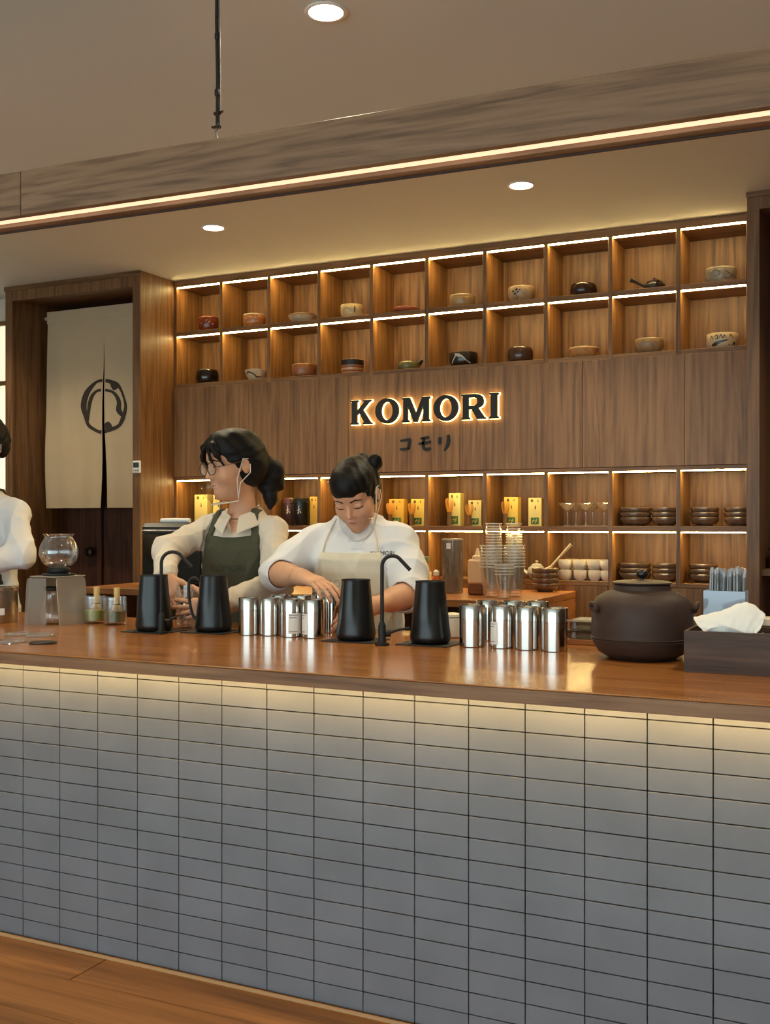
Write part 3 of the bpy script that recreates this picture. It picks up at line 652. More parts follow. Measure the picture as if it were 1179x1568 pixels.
# ================================================================== lower shelf contents
def whisk(name, parent=None, label=None, cat=None, loc=(0, 0, 0), s=1.0, up=True, group=None):
    T = parent if parent is not None else thing(name, label, cat, loc, group=group)
    BAM = pbr('bamboo', (206, 160, 92), .5, var=.1); BAM2 = pbr('bamboo_tines', (214, 150, 62), .5)
    return T, BAM, BAM2
def carton(l, r, t, b, zf, yc, label, mat, cell_whisk=False, green=True, depth=.05, oval=True):
    c = Py((l+r)/2, 800, yc); Z = -c.x*SN+yc*CS; w = (r-l)*Z/FPX/CS*.86; h = (b-t)*Z/FPX
    T = thing('whisk_carton' if green else 'tea_carton', label, 'box', (c.x, yc, zf), group='yellow cartons on the lower shelf')
    MB().box(-w/2, w/2, 0, depth, 0, h, .001).obj('carton_body', mat, T)
    if green:
        GL = pbr('label_green', (52, 104, 52), .5); YL = pbr('label_yellow', (214, 178, 70), .5)
        l_ = MB().box(-w*.30, w*.30, -.0012, -.0002, h*.06, h*.30).obj('label', GL, T)
        MB().prism(stroke_poly([(-w*.2, h*.11), (-w*.05, h*.24)], .003), -.0022, -.0012).prism(stroke_poly([(w*.02, h*.10), (w*.16, h*.25)], .003), -.0022, -.0012).prism(stroke_poly([(-w*.2, h*.2), (w*.2, h*.17)], .0025), -.0022, -.0012).obj('label_print', YL, l_)
    if oval:
        BR = pbr('print_brown', (110, 70, 30), .6)
        MB().prism(ell(-w*.22, h*.90, w*.10, h*.055, 14), -.001, -.0002).obj('print_mark', BR, T)
        MB().prism(stroke_poly([(w*.18, h*.86), (w*.22, h*.94), (w*.27, h*.86)], .003), -.001, -.0002).prism(stroke_poly([(0, h*.62), (w*.02, h*.74), (w*.06, h*.6)], .003), -.001, -.0002).obj('print_mark', BR, T)
    if cell_whisk:
        px = -w*.30
        MB().lathe([(.010, .002), (.012, .004), (.010, h*.38), (.011, h*.42)], 14, Matrix.Translation((px, -.022, 0))).obj('whisk_handle', pbr('bamboo_dark', (120, 84, 46), .5), T, smooth=40)
        m = MB()
        for k in range(18):
            a = 2*math.pi*k/18; cc, ss = math.cos(a), math.sin(a)
            m.tube([(px+.009*cc, -.022+.009*ss, h*.42), (px+.016*cc, -.022+.016*ss, h*.58), (px+.019*cc, -.022+.019*ss, h*.76), (px+.014*cc, -.022+.014*ss, h*.84)], [.0016, .0013, .001, .0007], 4)
        m.obj('whisk_tines', pbr('bamboo_tines', (214, 150, 62), .5), T)
    return T
YC = pbr('carton_yellow', (222, 188, 84), .55); YC2 = pbr('carton_gold', (206, 160, 60), .55); YP = pbr('carton_pale', (216, 196, 120), .55)
carton(295, 320, 759, 806, L1, 4.68, 'pale yellow tea carton with a small black print behind the aproned worker', YP, green=False)
carton(324, 344, 759, 806, L1, 4.70, 'pale yellow tea carton half hidden by the worker with glasses', YP, green=False)
carton(594, 620, 765, 806, L1, 4.68, 'gold whisk carton with a bamboo whisk beside the worker in white', YC2, True)
carton(628, 651, 765, 806, L1, 4.68, 'yellow whisk carton next to the divider, whisk standing before it', YC, True)
carton(686, 706, 756, 806, L1, 4.67, 'tall pale whisk carton with green label and dark-handled whisk', YP, True)
carton(716, 738, 767, 806, L1, 4.67, 'pale whisk carton with a wide orange bamboo whisk in front', YP, True)
carton(771, 794, 762, 806, L1, 4.67, 'bright yellow whisk carton above the squeeze bottle', YC, True)
carton(808, 830, 763, 806, L1, 4.67, 'pale yellow carton with green label and no whisk', YP)
def tin(l, r, t, b, zf, yc, label, mat, ink):
    c = Py((l+r)/2, 800, yc); Z = -c.x*SN+yc*CS; rad = (r-l)*Z/FPX/2; h = (b-t)*Z/FPX
    T = thing('tea_tin', label, 'tin', (c.x, yc, zf))
    pr = [(rad*.96, 0), (rad, .003), (rad, h*.78)]
    MB().lathe(pr, 28).obj('tin_body', mat, T, smooth=40)
    MB().lathe([(rad*.97, h*.785), (rad*1.02, h*.79), (rad*1.02, h*.97), (rad*.97, h), (0, h)], 28).obj('tin_lid', mat, T, smooth=40)
    pp = [(rad, 0), (rad, h)]
    for pts in ([(-18, h*.55), (6, h*.60)], [(-6, h*.72), (-6, h*.42)], [(-16, h*.44), (-4, h*.52)], [(10, h*.46), (0, h*.54)]): paint(pp, pts, [.003, .004, .002], ink, T, 'print_mark', FACE)
    return T
WI = pbr('white_ink', (206, 196, 180), .6)
tin(432, 457, 764, 806, L1, 4.70, 'dark plum tea tin with white brush characters', pbr('tin_plum', (66, 38, 34), .35), WI)
tin(449, 474, 764, 806, L1, 4.655, 'black tea tin with a white blossom print', pbr('tin_black', (20, 22, 20), .3), WI)
T = carton(473, 488, 762, 806, L1, 4.67, 'slim gold carton with white top beside the black tin', YC2, green=False)
# pale carton in the lower row
T = thing('storage_carton', 'pale yellow carton on the lowest shelf between the two workers', 'box', (Xat(455, 4.66), 4.66, L2))
MB().box(-.07, .07, 0, .09, 0, .135, .002).obj('carton_body', pbr('carton_cream', (216, 204, 150), .6), T)
MB().box(-.072, .072, -.002, .092, .1352, .16, .002).obj('carton_lid', pbr('carton_cream2', (226, 214, 164), .6), T)
# coupe glasses
gp = [(.030, 0), (.030, .0015), (.006, .005), (.0028, .012), (.0025, .062), (.004, .068), (.020, .078), (.036, .094), (.040, .104)]
gi = [(.039, .104), (.035, .095), (.019, .080), (0, .0715)]
cg0 = None
M_COUPE = clear('coupe_glass_clear', base_f=.10, edge=.85, haze=.06, haze_c=(.9, .85, .75))
for (px, yc, lb) in ((869, 4.67, 'clear stemmed coupe glass in front, beside the divider of the whisk cartons'), (897, 4.67, 'clear stemmed coupe glass in the middle of the front row'), (925, 4.67, 'clear stemmed coupe glass in front, beside the stacked brown bowls'), (882, 4.76, None), (907, 4.76, None)):
    if cg0 is None:
        cg0 = thing('coupe_glass', lb, 'glass', (Xat(px, yc), yc, L1), group='coupe glasses on the lower shelf')
        MB().lathe(gp[:5], 24, cap1=False).obj('foot_and_stem', M_COUPE, cg0, smooth=60); MB().lathe(gp[5:]+gi, 28, cap0=False).obj('glass_bowl', M_COUPE, cg0, smooth=60)
    else: copy_tree(cg0, loc=(Xat(px, yc), yc, L1), label=lb or 'clear stemmed coupe glass standing in the rear row')
# brown stacked bowls
BRG = gz('brown_ridge', (98, 76, 60), .22, .35, 45)
proto = {}
def nest_bowl(rad, label, loc, group):
    k = round(rad, 3)
    if k not in proto:
        T = thing('rice_bowl', label, 'bowl', loc, group=group)
        MB().lathe([(rad*.55, 0), (rad*.58, .006), (rad*.82, .010), (rad*.97, .022), (rad, .030), (rad*.985, .036), (rad*.95, .036), (rad*.93, .028), (rad*.75, .014), (0, .010)], 32).obj('bowl_body', BRG, T, smooth=50)
        MB().lathe([(rad*.95, .0362), (rad*.97, .0376), (rad*.99, .0362)], 32, cap0=False, cap1=False).obj('rim_glaze', gz('brown_rim', (120, 96, 74), .2), T, smooth=50)
        proto[k] = T; return T
    return copy_tree(proto[k], loc=loc, label=label)
for (l, r, zf, n, wh) in ((950, 996, L1, 3, 'beside the coupe glasses'), (998, 1040, L1, 3, 'on the upper row against the divider'), (1056, 1102, L1, 3, 'above the straws'), (1110, 1152, L1, 3, 'against the portal post'),
                          (949, 995, L2, 3, 'behind the big kettle lid'), (1000, 1040, L2, 3, 'behind the big kettle shoulder'), (1055, 1098, L2, 3, 'behind the straws')):
    x, rad = on_shelf(l, r, zf, 4.70)
    if r == 1152: rad = .055
    for k in range(n):
        nest_bowl(round(rad, 2), ('bottom', 'middle', 'topmost')[k]+' brown ridged bowl of the stack '+wh, (x, 4.70, zf+k*.0218), 'stacked brown bowls on the lower shelf')
# white cups, two layers
cup0 = None
def white_cup(px, yc, lay, label):
    global cup0
    loc = (Xat(px, yc), yc, L2+lay*.0455)
    if cup0 is None:
        cup0 = thing('tea_cup', label, 'cup', loc, group='white cups on the lowest shelf')
        MB().lathe([(.018, 0), (.019, .003), (.027, .010), (.0305, .028), (.031, .046), (.029, .046), (.0285, .028), (.024, .010), (0, .007)], 28).obj('cup_body', M_WHITE, cup0, smooth=50)
        MB().lathe([(.029, .0462), (.030, .0470), (.031, .0462)], 28, cap0=False, cap1=False).obj('cup_rim', pbr('cup_rim_brown', (150, 120, 84), .4), cup0, smooth=50)
    else: copy_tree(cup0, loc=loc, label=label)
for lay, lb in ((0, 'white tea cup in the bottom layer of the cup rows'), (1, 'white tea cup stacked on the lower layer of cups')):
    for px in (866, 889, 911, 930): white_cup(px+(0 if lay == 0 else -1), 4.665, lay, lb+', front row')
    for px in (876, 899, 920): white_cup(px, 4.735, lay, lb+', rear row')
# white teapot
T = thing('white_teapot', 'small white porcelain teapot on the lowest shelf behind the bowls', 'teapot', (Xat(822, 4.70), 4.70, L2))
MB().lathe([(.026, 0), (.030, .003), (.042, .018), (.045, .034), (.038, .052), (.024, .060)], 28).obj('pot_body', M_WHITE, T, smooth=50)
l_ = MB().lathe([(.026, .0602), (.026, .063), (.016, .070), (.005, .072)], 24).obj('pot_lid', M_WHITE, T, smooth=50)
MB().lathe([(.003, .0715), (.004, .075), (.008, .079), (.006, .084), (0, .085)], 14).obj('lid_knob', M_WHITE, l_, smooth=50)
MB().tube([(-.040, -.01, .024), (-.056, -.012, .036), (-.064, -.012, .052)], [.010, .007, .005], 10).obj('pot_spout', M_WHITE, T, smooth=50)
MB().tube([(.036, 0, .050), (.056, 0, .052), (.064, 0, .036), (.054, 0, .020), (.042, 0, .016)], .004, 8).obj('pot_handle', M_WHITE, T, smooth=50)
# ================================================================== things on the service counter
def kettle(px, py, label, face, handle=None, s=1.0):
    T = thing('black_kettle', label, 'kettle', Pz(px, py, TOPZ+.0035))
    prof = [(.050, 0), (.058, .003), (.0625, .012), (.063, .022), (.060, .040), (.0575, .060), (.054, .095), (.0505, .130), (.047, .165), (.0455, .182), (.0455, .186), (.0425, .1875), (.0415, .182), (.041, .176), (0, .175)]
    def rf(r, z, a):
        d = (a-face+math.pi) % (2*math.pi)-math.pi; top = max(0, min(1, (z-.038)/.10))
        g = .007*min(1, top*2.2)*math.exp(-(abs(d)/.42)**4) if z < .183 and r > .042 else (.007*math.exp(-(abs(d)/.42)**4) if r > .0405 else 0)
        return (r*s)+g*.9
    MB().lathe([(r, z*s) for r, z in prof], 64, rfun=lambda r, z, a: rf(r, z/s, a)).obj('kettle_body', M_BLACK, T, smooth=45)
    MB().lathe([(.0415*s, .1765*s), (.0418*s, .178*s), (.030*s, .180*s), (0, .180*s)], 40, cap0=False).obj('kettle_lid', M_BLACKR, T, smooth=45)
    MB().lathe([(.0425*s, .186*s), (.0435*s, .1895*s), (.0458*s, .1895*s), (.0462*s, .185*s)], 48, cap0=False, cap1=False, rfun=lambda r, z, a: r+.006*math.exp(-(abs((a-face+math.pi) % (2*math.pi)-math.pi)/.42)**4)).obj('rim', M_BLACKR, T, smooth=60)
    h = handle if handle is not None else face+math.pi
    d = Vector((math.cos(h), math.sin(h), 0))
    MB().tube(smooth_pts([tuple(d*a+Vector((0, 0, z))) for a, z in ((.046*s, .168*s), (.066*s, .180*s), (.082*s, .168*s), (.084*s, .13*s), (.078*s, .08*s), (.068*s, .05*s), (.058*s, .045*s))], 4), .005, 10).obj('handle', M_BLACKR, T, smooth=60)
    c = T.location
    P = thing('heating_plate', 'thin black heating plate under the '+label.replace('matte black tapered ', ''), 'hot plate', (c.x, c.y, TOPZ+.0002))
    MB().box(-.085, .085, -.075, .075, 0, .003, .001).obj('plate', M_BLACKR, P)
    MB().lathe([(.05, .0030), (.062, .0032), (.064, .0030)], 32, cap0=False, cap1=False).obj('plate_ring', M_BLACK, P, smooth=60)
    return T
FC = math.atan2(-CS, SN)            # direction towards the viewer side of the bar
kettle(236, 965, 'matte black tapered kettle behind the tap by the matcha glasses', FC-.75, handle=FC+math.pi)
kettle(327, 966, 'matte black tapered kettle with side handle beside the steel canisters', FC-.55, handle=math.atan2(-SN, -CS))
kettle(545, 979, 'matte black tapered kettle behind the tap between canister groups', FC-.5, s=1.0)
kettle(659, 984, 'matte black tapered kettle next to the right-hand steel canisters', FC-.5)
def tap(px, py, top_py, tip, label, lever):
    b = Pz(px, py, TOPZ); Z = -b.x*SN+b.y*CS; T = thing('water_tap', label, 'tap', b)
    H = (py-top_py)*Z/FPX; R = (tip[0]-px)*Z/FPX/2*1.02; rv = Vector((CS, SN, 0)); drop = (tip[1]-top_py)*Z/FPX
    MB().lathe([(.021, 0), (.022, .002), (.022, .006), (.013, .010), (.012, .014), (.012, .058), (.009, .066), (.007, .070)], 24).obj('tap_base', M_BLACKR, T, smooth=40)
    pts = [Vector((0, 0, .068)), Vector((0, 0, (H-R)*.5)), Vector((0, 0, H-R))]
    for k in range(1, 11):
        a = math.pi*k/12.5; pts.append(rv*(R-R*math.cos(a))+Vector((0, 0, H-R+R*math.sin(a))))
    e = pts[-1]; d = (pts[-1]-pts[-2]).normalized(); pts.append(e+d*max(.004, (e.z-(H-drop)) / max(.2, -d.z)))
    MB().tube(pts, .0058, 12).obj('spout_pipe', M_BLACKR, T, smooth=60)
    l = Vector(lever)
    MB().tube([Vector((0, 0, .036))+l*.010, Vector((0, 0, .036))+l*.026], .011, 14).obj('valve', M_BLACKR, T, smooth=50)
    k_ = .45 if px < 300 else 1.0
    MB().tube([Vector((0, 0, .037))+l*.024, Vector((0, 0, .046))+l*(.024+.026*k_), Vector((0, 0, .050))+l*(.024+.061*k_)], [.0045, .004, .0045], 8).obj('lever', M_BLACKR, T, smooth=60)
    return T
tap(247, 970, 845, (281, 868), 'black gooseneck tap in front of the kettle by the matcha glasses', (CS*.5+SN*-.2, SN+.6, 0))
tap(585, 988, 851, (616, 873), 'black gooseneck tap between two kettles by the worker in white', (.80, .58, 0))

def canister(px, py, label, lab=None, w=.036, h=.123, group='steel tea canisters on the counter'):
    T = thing('steel_canister', label, 'canister', Pz(px, py, TOPZ), group=group)
    MB().lathe([(w*.95, 0), (w, .002), (w, h*.66)], 40).obj('canister_body', M_STEEL, T, smooth=40)
    lid = MB().lathe([(w*.985, h*.662), (w*1.012, h*.665), (w*1.012, h*.985), (w*.99, h), (w*.90, h), (w*.88, h-.003), (0, h-.003)], 40).obj('canister_lid', M_STEEL, T, smooth=40)
    MB().lathe([(w*.3, h-.0029), (w*.32, h-.0015), (0, h-.0012)], 24).obj('lid_disc', M_STEEL2, lid, smooth=40)
    if lab is not None:
        a0, a1 = lab; n = 10; v = []; f = []
        for k in range(n+1):
            a = FC+math.radians(a0+(a1-a0)*k/n)
            for z in (.012, .078): v.append(((w+.0006)*math.cos(a), (w+.0006)*math.sin(a), z))
        for k in range(n): f.append((2*k, 2*k+2, 2*k+3, 2*k+1))
        nb = len(v); v += [(x_*.992, y_*.992, z_) for x_, y_, z_ in v]; f += [tuple(reversed([q+nb for q in fc])) for fc in list(f)]
        L = MB().add(v, f).obj('paper_label', M_PAPER, T, smooth=60)
        pf = [(w+.0006, 0), (w+.0006, .12)]; fa = FC+math.pi/2
        for z, b in ((.072, .8), (.064, .6), (.020, .7)):
            paint(pf, [(a0+4, z), (a0+4+(a1-a0-8)*b, z)], [.0018, .0018], M_GREYINK, L, 'label_line', fa)
    return T
for i, (px, py, lab, lb) in enumerate(((381.5, 971.5, None, 'plain steel canister standing beside the black kettle handle row end'), (414, 972.5, None, 'plain steel canister second from the black kettle'), (446.5, 974.5, (-12, 62), 'steel canister with a white paper label under the worker\'s fingers'), (480, 976, (-80, -28), 'steel canister with a narrow strip of white label showing'),
        (508, 968, None, 'steel canister tucked behind the kettle by the tap'), (430, 965.5, None, 'steel canister in the rear row behind the unlabelled ones'), (465, 966, None, 'steel canister in the rear row under the worker\'s hand'), (493, 959, None, 'steel canister furthest back in the worker\'s group'))):
    canister(px, py, lb, lab, .0345 if i != 3 else .0365)
for i, (px, py, lab, lb) in enumerate(((723, 989.5, None, 'plain steel canister beside the black kettle in the right group'), (769, 991.5, (-75, -28), 'steel canister in the right group with a white label at its edge'), (807.5, 994, None, 'plain steel canister in the middle of the right group'), (849, 996.5, None, 'plain steel canister standing alone nearest the big brown kettle'),
        (746, 980, None, 'steel canister in the rear row behind the black kettle end'), (786, 981, None, 'steel canister in the rear row behind the labelled one'), (823, 982, None, 'steel canister in the rear row nearest the big brown kettle'))):
    canister(px, py, lb, lab, .0385 if i in (0, 3) else .036, .125)

# big cast iron kettle
T = thing('iron_kettle', 'large dark brown cast iron kettle with flat lid and round knob', 'kettle', Pz(983, 1007, TOPZ))
M_IRON = pbr('cast_iron', (62, 46, 40), .55, spec=.3, bump=.25, bscale=220, var=.08, vscale=30)
MB().lathe([(.080, 0), (.094, .003), (.118, .018), (.132, .040), (.1365, .058), (.1375, .062), (.1365, .066), (.1375, .072), (.137, .090), (.136, .130), (.133, .150), (.122, .166), (.100, .180), (.078, .188), (.076, .200), (.071, .203), (.070, .196), (0, .19)], 64).obj('kettle_body', M_IRON, T, smooth=40)
MB().lathe([(.1372, .050), (.1395, .0515), (.1372, .053)], 64, cap0=False, cap1=False).obj('ring_band', M_IRON, T, smooth=60)
MB().lathe([(.1378, .057), (.140, .0585), (.1378, .060)], 64, cap0=False, cap1=False).obj('ring_band', M_IRON, T, smooth=60)
ld = MB().lathe([(.074, .2032), (.079, .2045), (.080, .208), (.070, .211), (.030, .214), (.010, .2145)], 48).obj('kettle_lid', pbr('lid_bronze', (58, 42, 38), .4), T, smooth=40)
MB().lathe([(.006, .2142), (.006, .218), (.013, .222), (.0165, .230), (.014, .238), (.006, .243), (0, .2435)], 24).obj('lid_knob', pbr('knob_black', (22, 20, 20), .25), ld, smooth=60)
for a in (math.atan2(SN, CS)-.35, math.atan2(SN, CS)+math.pi+.25):
    d = Vector((math.cos(a), math.sin(a), 0)); c = d*.134+Vector((0, 0, .142)); tq = Vector((-d.y, d.x, 0))
    MB().tube([c+tq*.016*math.cos(k*math.pi/8)+d*(.010+.004*math.sin(k*math.pi/8))+Vector((0, 0, .011*math.sin(k*math.pi/8))) for k in range(16)], .006, 8, closed=True).obj('lug', M_IRON, T, smooth=60)
# tissue box and tissue
bL = Pz(1047, 1029, TOPZ)
T = thing('tissue_box', 'dark wooden tissue box at the right end of the counter', 'box', (bL.x, bL.y, TOPZ))
BW, BD, BH = .27, .185, .103
for nm, a in (('front_board', (0, BW, 0, .008, 0, BH)), ('rear_board', (0, BW, BD-.008, BD, 0, BH)), ('side_board', (0, .008, .0082, BD-.0082, 0, BH)), ('side_board', (BW-.008, BW, .0082, BD-.0082, 0, BH)), ('bottom_board', (.0082, BW-.0082, .0082, BD-.0082, .0, .008))):
    MB().box(*a, .0008).obj(nm, W_BOX, T)
MB().box(.0085, BW-.0085, .0085, BD-.0085, .082, .088, .0006).obj('inner_lid', W_BOX, T)
S = thing('paper_tissue', 'crumpled white paper tissue pulled up from the dark wooden box', 'tissue', (bL.x, bL.y, TOPZ+.0885))
def tq(px, py, dy):
    p = Py(px, py, bL.y+dy); return (p.x-bL.x, dy, p.z-TOPZ-.0885)
bot = [tq(1079, 968, .030), tq(1110, 970, .030), tq(1140, 970, .032), tq(1160, 969, .036)]
mid = [tq(1068, 958, .048), tq(1104, 951, .040), tq(1142, 947, .046), tq(1168, 954, .052)]
top = [tq(1062, 945, .080), tq(1104, 935, .070), tq(1143, 922, .078), tq(1172, 940, .072)]
bak = [tq(1075, 950, .125), tq(1106, 945, .125), tq(1140, 938, .120), tq(1165, 948, .110)]
rows_ = [smooth_pts(q, 8) for q in (bot, mid, top, bak)]
cols_ = [smooth_pts([r_[i] for r_ in rows_], 6) for i in range(len(rows_[0]))]
v = []; f = []; nc = len(cols_); nr_ = len(cols_[0])
for i, cl in enumerate(cols_):
    for j, q in enumerate(cl):
        w_ = .0035*math.sin(i*.9+j*.55)*math.sin(j*.5)+.002*math.sin(i*1.9-j*.8)
        v.append((q[0], q[1]+w_, max(q[2], .0005)+.5*w_*(q[2] > .01)))
for i in range(nc-1):
    for j in range(nr_-1): f.append((i*nr_+j, (i+1)*nr_+j, (i+1)*nr_+j+1, i*nr_+j+1))
nb = len(v); v += [(a_, b_+.0006, c_-.0006) for a_, b_, c_ in v]; f += [tuple(reversed([q+nb for q in fc])) for fc in list(f)]
MB().add(v, f).obj('sheet', M_PAPER, S, smooth=40)
mb = MB().grid(lambda u, v_: (.045+.13*u+.012*v_, .026-.006*v_+.004*math.sin(u*14), .001+(.018+.008*math.sin(u*6))*v_), 18, 6); n = len(mb.v); mb.v += [(a_, b_+.0007, c_) for a_, b_, c_ in mb.v]; mb.f += [tuple(reversed([i+n for i in fc])) for fc in list(mb.f)]
mb.obj('sheet_fold', M_PAPER, S, smooth=40)
# straw holder and straws
hy = 3.02; hx0, hx1 = Xat(1077, hy), Xat(1141, hy)
T = thing('straw_holder', 'clear bluish acrylic holder full of wrapped straws behind the tissue box', 'holder', (hx0, hy, TOPZ))
hw = hx1-hx0; HHt = Py(1100, 905, hy).z-TOPZ
M_ACR = clear('blue_acrylic', tint=(.86, .93, 1.0), haze=.42, haze_c=(.62, .74, .92), base_f=.06)
for nm, a in (('front_wall', (0, hw, 0, .003, .0, HHt)), ('rear_wall', (0, hw, .067, .070, .0, HHt)), ('side_wall', (0, .003, .0031, .0669, .0, HHt)), ('side_wall', (hw-.003, hw, .0031, .0669, .0, HHt)), ('bottom', (.0031, hw-.0031, .0031, .0669, 0, .003))): MB().box(*a).obj(nm, M_ACR, T)
M_STRAW = pbr('straw_black', (42, 46, 50), .4); M_WRAP = clear('straw_wrap', tint=(.93, .96, 1.0), haze=.16, haze_c=(.85, .9, .95), base_f=.12, edge=.7, rough=.12)
rs = random.Random(5); wrap_me = {}
for j in range(3):
    for i in range(11):
        x = hx0+.011+(hw-.022)*i/10+rs.uniform(-.002, .002); y_ = hy+.013+j*.021+rs.uniform(-.002, .002)
        h = rs.uniform(.228, .242); lean = Vector((rs.uniform(-.004, .008), rs.uniform(-.004, .004), 0))
        q = thing('wrapped_straw', 'dark drinking straw in a clear wrapper standing in the acrylic holder', 'straw', (x, y_, TOPZ+.0035), group='wrapped straws in the holder')
        MB().tube([Vector((0, 0, 0)), lean*.5+Vector((0, 0, h*.5)), lean+Vector((0, 0, h-.010))], .0030, 6).obj('straw_tube', M_STRAW, q, smooth=60)
        MB().tube([Vector((0, 0, .001)), lean*.5+Vector((0, 0, h*.5)), lean+Vector((0, 0, h-.006)), lean*1.05+Vector((rs.uniform(-.003, .003), 0, h+.004))], [.0042, .0042, .0042, .0055], 6).obj('wrapper', M_WRAP, q, smooth=60)
# glass tray behind the canisters
c = Pz(872, 984, TOPZ)
T = thing('glass_tray', 'glass topped tray on a wooden base behind the canisters', 'tray', (c.x, 3.165, TOPZ))
MB().box(0, .34, 0, .15, 0, .016, .002).obj('tray_base', W_BACK, T)
MB().box(.006, .334, .006, .144, .0162, .040, .003).obj('glass_block', clear('smoky_glass', tint=(.55, .52, .46), haze=.12, haze_c=(.5, .48, .42)), T)
MB().box(.0, .34, .0, .15, .0402, .0435, .001).obj('tray_lid', pbr('dark_lid', (52, 44, 38), .3), T)
MB().box(.01, .33, .01, .14, .0437, .068, .003).obj('glass_block', MATS['smoky_glass'], T)
MB().box(.006, .334, .006, .144, .0682, .072, .001).obj('tray_lid', clear('lid_glass', tint=(.75, .74, .70), haze=.25, haze_c=(.6, .58, .52), base_f=.1), T)
c = Py(1172, 950, 3.10)
T = thing('glass_jar', 'low glass jar with a pale lid behind the tissue box', 'jar', (c.x+.02, 3.10, TOPZ))
MB().lathe([(.040, 0), (.044, .004), (.044, .085), (.040, .09)], 28).obj('jar_body', MATS['smoky_glass'], T, smooth=40)
MB().lathe([(.043, .0902), (.045, .092), (.045, .108), (.040, .110), (0, .110)], 28).obj('jar_lid', M_WHITE, T, smooth=40)
T = thing('ceramic_jar', 'small white ceramic jar between the black kettle and steel canisters', 'jar', (Xat(693, 3.2), 3.2, TOPZ))
MB().lathe([(.030, 0), (.034, .004), (.035, .060), (.032, .066)], 28).obj('jar_body', M_WHITE, T, smooth=40)
MB().lathe([(.034, .0662), (.035, .068), (.033, .075), (.010, .080), (0, .080)], 28).obj('jar_lid', M_WHITE, T, smooth=40)

# matcha glasses with whisks
def matcha(px, py, liq, lname, label):
    T = thing('matcha_glass', label, 'glass', Pz(px, py, TOPZ))
    R = .0405
    MB().lathe([(R*.94, 0), (R, .004), (R, .100), (R-.0025, .100), (R-.0025, .010), (0, .009)], 36).obj('glass_wall', M_GLASS, T, smooth=40)
    MB().lathe([(R*.86, .0105), (R-.003, .013), (R-.003, .048), (0, .048)], 36).obj('matcha', pbr(lname, liq, .45), T, smooth=40)
    Wk = thing('bamboo_whisk', 'bamboo whisk standing in the '+label, 'whisk', T.location+Vector((.004, .004, .020)))
    BAM = pbr('bamboo', (212, 176, 112), .5, var=.1)
    MB().lathe([(.0115, .050), (.012, .054), (.0105, .075), (.0115, .112), (.011, .114), (0, .114)], 18).obj('whisk_handle', BAM, Wk, smooth=40)
    m = MB()
    for k in range(22):
        a = 2*math.pi*k/22; cc, ss = math.cos(a), math.sin(a)
        m.tube([(.010*cc, .010*ss, .054), (.015*cc, .015*ss, .042), (.020*cc, .020*ss, .022), (.016*cc, .016*ss, .004)], [.0016, .0013, .001, .0008], 4)
    m.obj('whisk_tines', BAM, Wk)
    MB().lathe([(.0122, .052), (.0132, .0535), (.0122, .055)], 18, cap0=False, cap1=False).obj('whisk_thread', M_INK, Wk, smooth=60)
matcha(145.5, 954, (150, 160, 62), 'matcha_light', 'clear glass half full of light green matcha')
matcha(176.5, 956, (74, 84, 30), 'matcha_dark', 'clear glass half full of dark green matcha')
# glass brewer on a frosted stand
fz = clear('frosted_acrylic', tint=(.86, .84, .80), haze=.34, haze_c=(.62, .58, .52), base_f=.05, rough=.2)
bx0, bx1, by0 = Pz(27, 958, TOPZ), Pz(84, 958, TOPZ), 0
T = thing('brewer_stand', 'frosted acrylic bridge stand under the round glass brewer', 'stand', (bx0.x, 2.93, TOPZ))
sw = .145; sd = .15; sh = .172
def panelx(x, sgn): 
    # rounded upright panel splayed outward at the foot
    poly = [(0, 0), (sd, 0), (sd, sh-.014), (sd-.004, sh-.004), (sd-.012, sh), (.012, sh), (.004, sh-.004), (0, sh-.014)]
    M = Matrix(((0, 1, 0, x), (1, 0, 0, 0), (0, 0, 1, 0), (0, 0, 0, 1)))
    Sx = Matrix.Identity(4); Sx[0][2] = -sgn*.10; Tn = Matrix.Translation((x+sgn*.017, 0, 0)) @ Sx @ Matrix(((0, 1, 0, 0), (1, 0, 0, 0), (0, 0, 1, 0), (0, 0, 0, 1)))
    v = [(p, t, z) for t in (-.002, .002) for p, z in poly]; n = len(poly)
    f = [tuple(range(n)), tuple(reversed(range(n, 2*n)))]+[(i, i+n, (i+1) % n+n, (i+1) % n) for i in range(n)]
    return MB().add(v, f, Tn).obj('stand_panel', fz, T)
panelx(.012, -1); panelx(sw-.012, 1)
fp = [(-.014, .0), (sw*.62, .0), (sw*.62, sh-.002), (.012, sh-.002), (.003, sh-.006), (-.001, sh-.014)]
MB().prism(fp, -.006, -.0025).obj('stand_panel', clear('thin_frosted_acrylic', tint=(.9, .88, .85), haze=.15, haze_c=(.62, .58, .52), base_f=.05, rough=.2), T)
MB().box(.008, sw-.008, .0, sd, sh+.0005, sh+.005, .001).obj('stand_top', fz, T)
bcx, bcy = bx0.x+sw/2+.004, 2.93+sd/2
T = thing('glass_brewer', 'round clear glass tea brewer with black collar on the frosted stand', 'brewer', (bcx, bcy, TOPZ+sh+.0055))
MB().lathe([(.055, 0), (.060, .002), (.060, .006), (.040, .009), (.038, .010)], 32).obj('base_plate', M_BLACKR, T, smooth=40)
MB().lathe([(.038, .0102), (.041, .014), (.041, .024), (.036, .030)], 32).obj('collar', M_BLACKR, T, smooth=40)
MB().lathe([(.026, .031), (.045, .036), (.062, .052), (.0705, .078), (.069, .100), (.058, .124), (.050, .138), (.050, .146), (.057, .152), (.055, .1525), (.0485, .147), (.0485, .137), (.0565, .123), (.0675, .100), (.069, .078), (.060, .053), (.044, .038), (0, .034)], 44).obj('glass_globe', M_GLASS, T, smooth=60)
MB().tube([(.040, -.01, .006), (.066, -.016, .010)], .003, 8).obj('valve_lever', M_STEEL2, T, smooth=60)
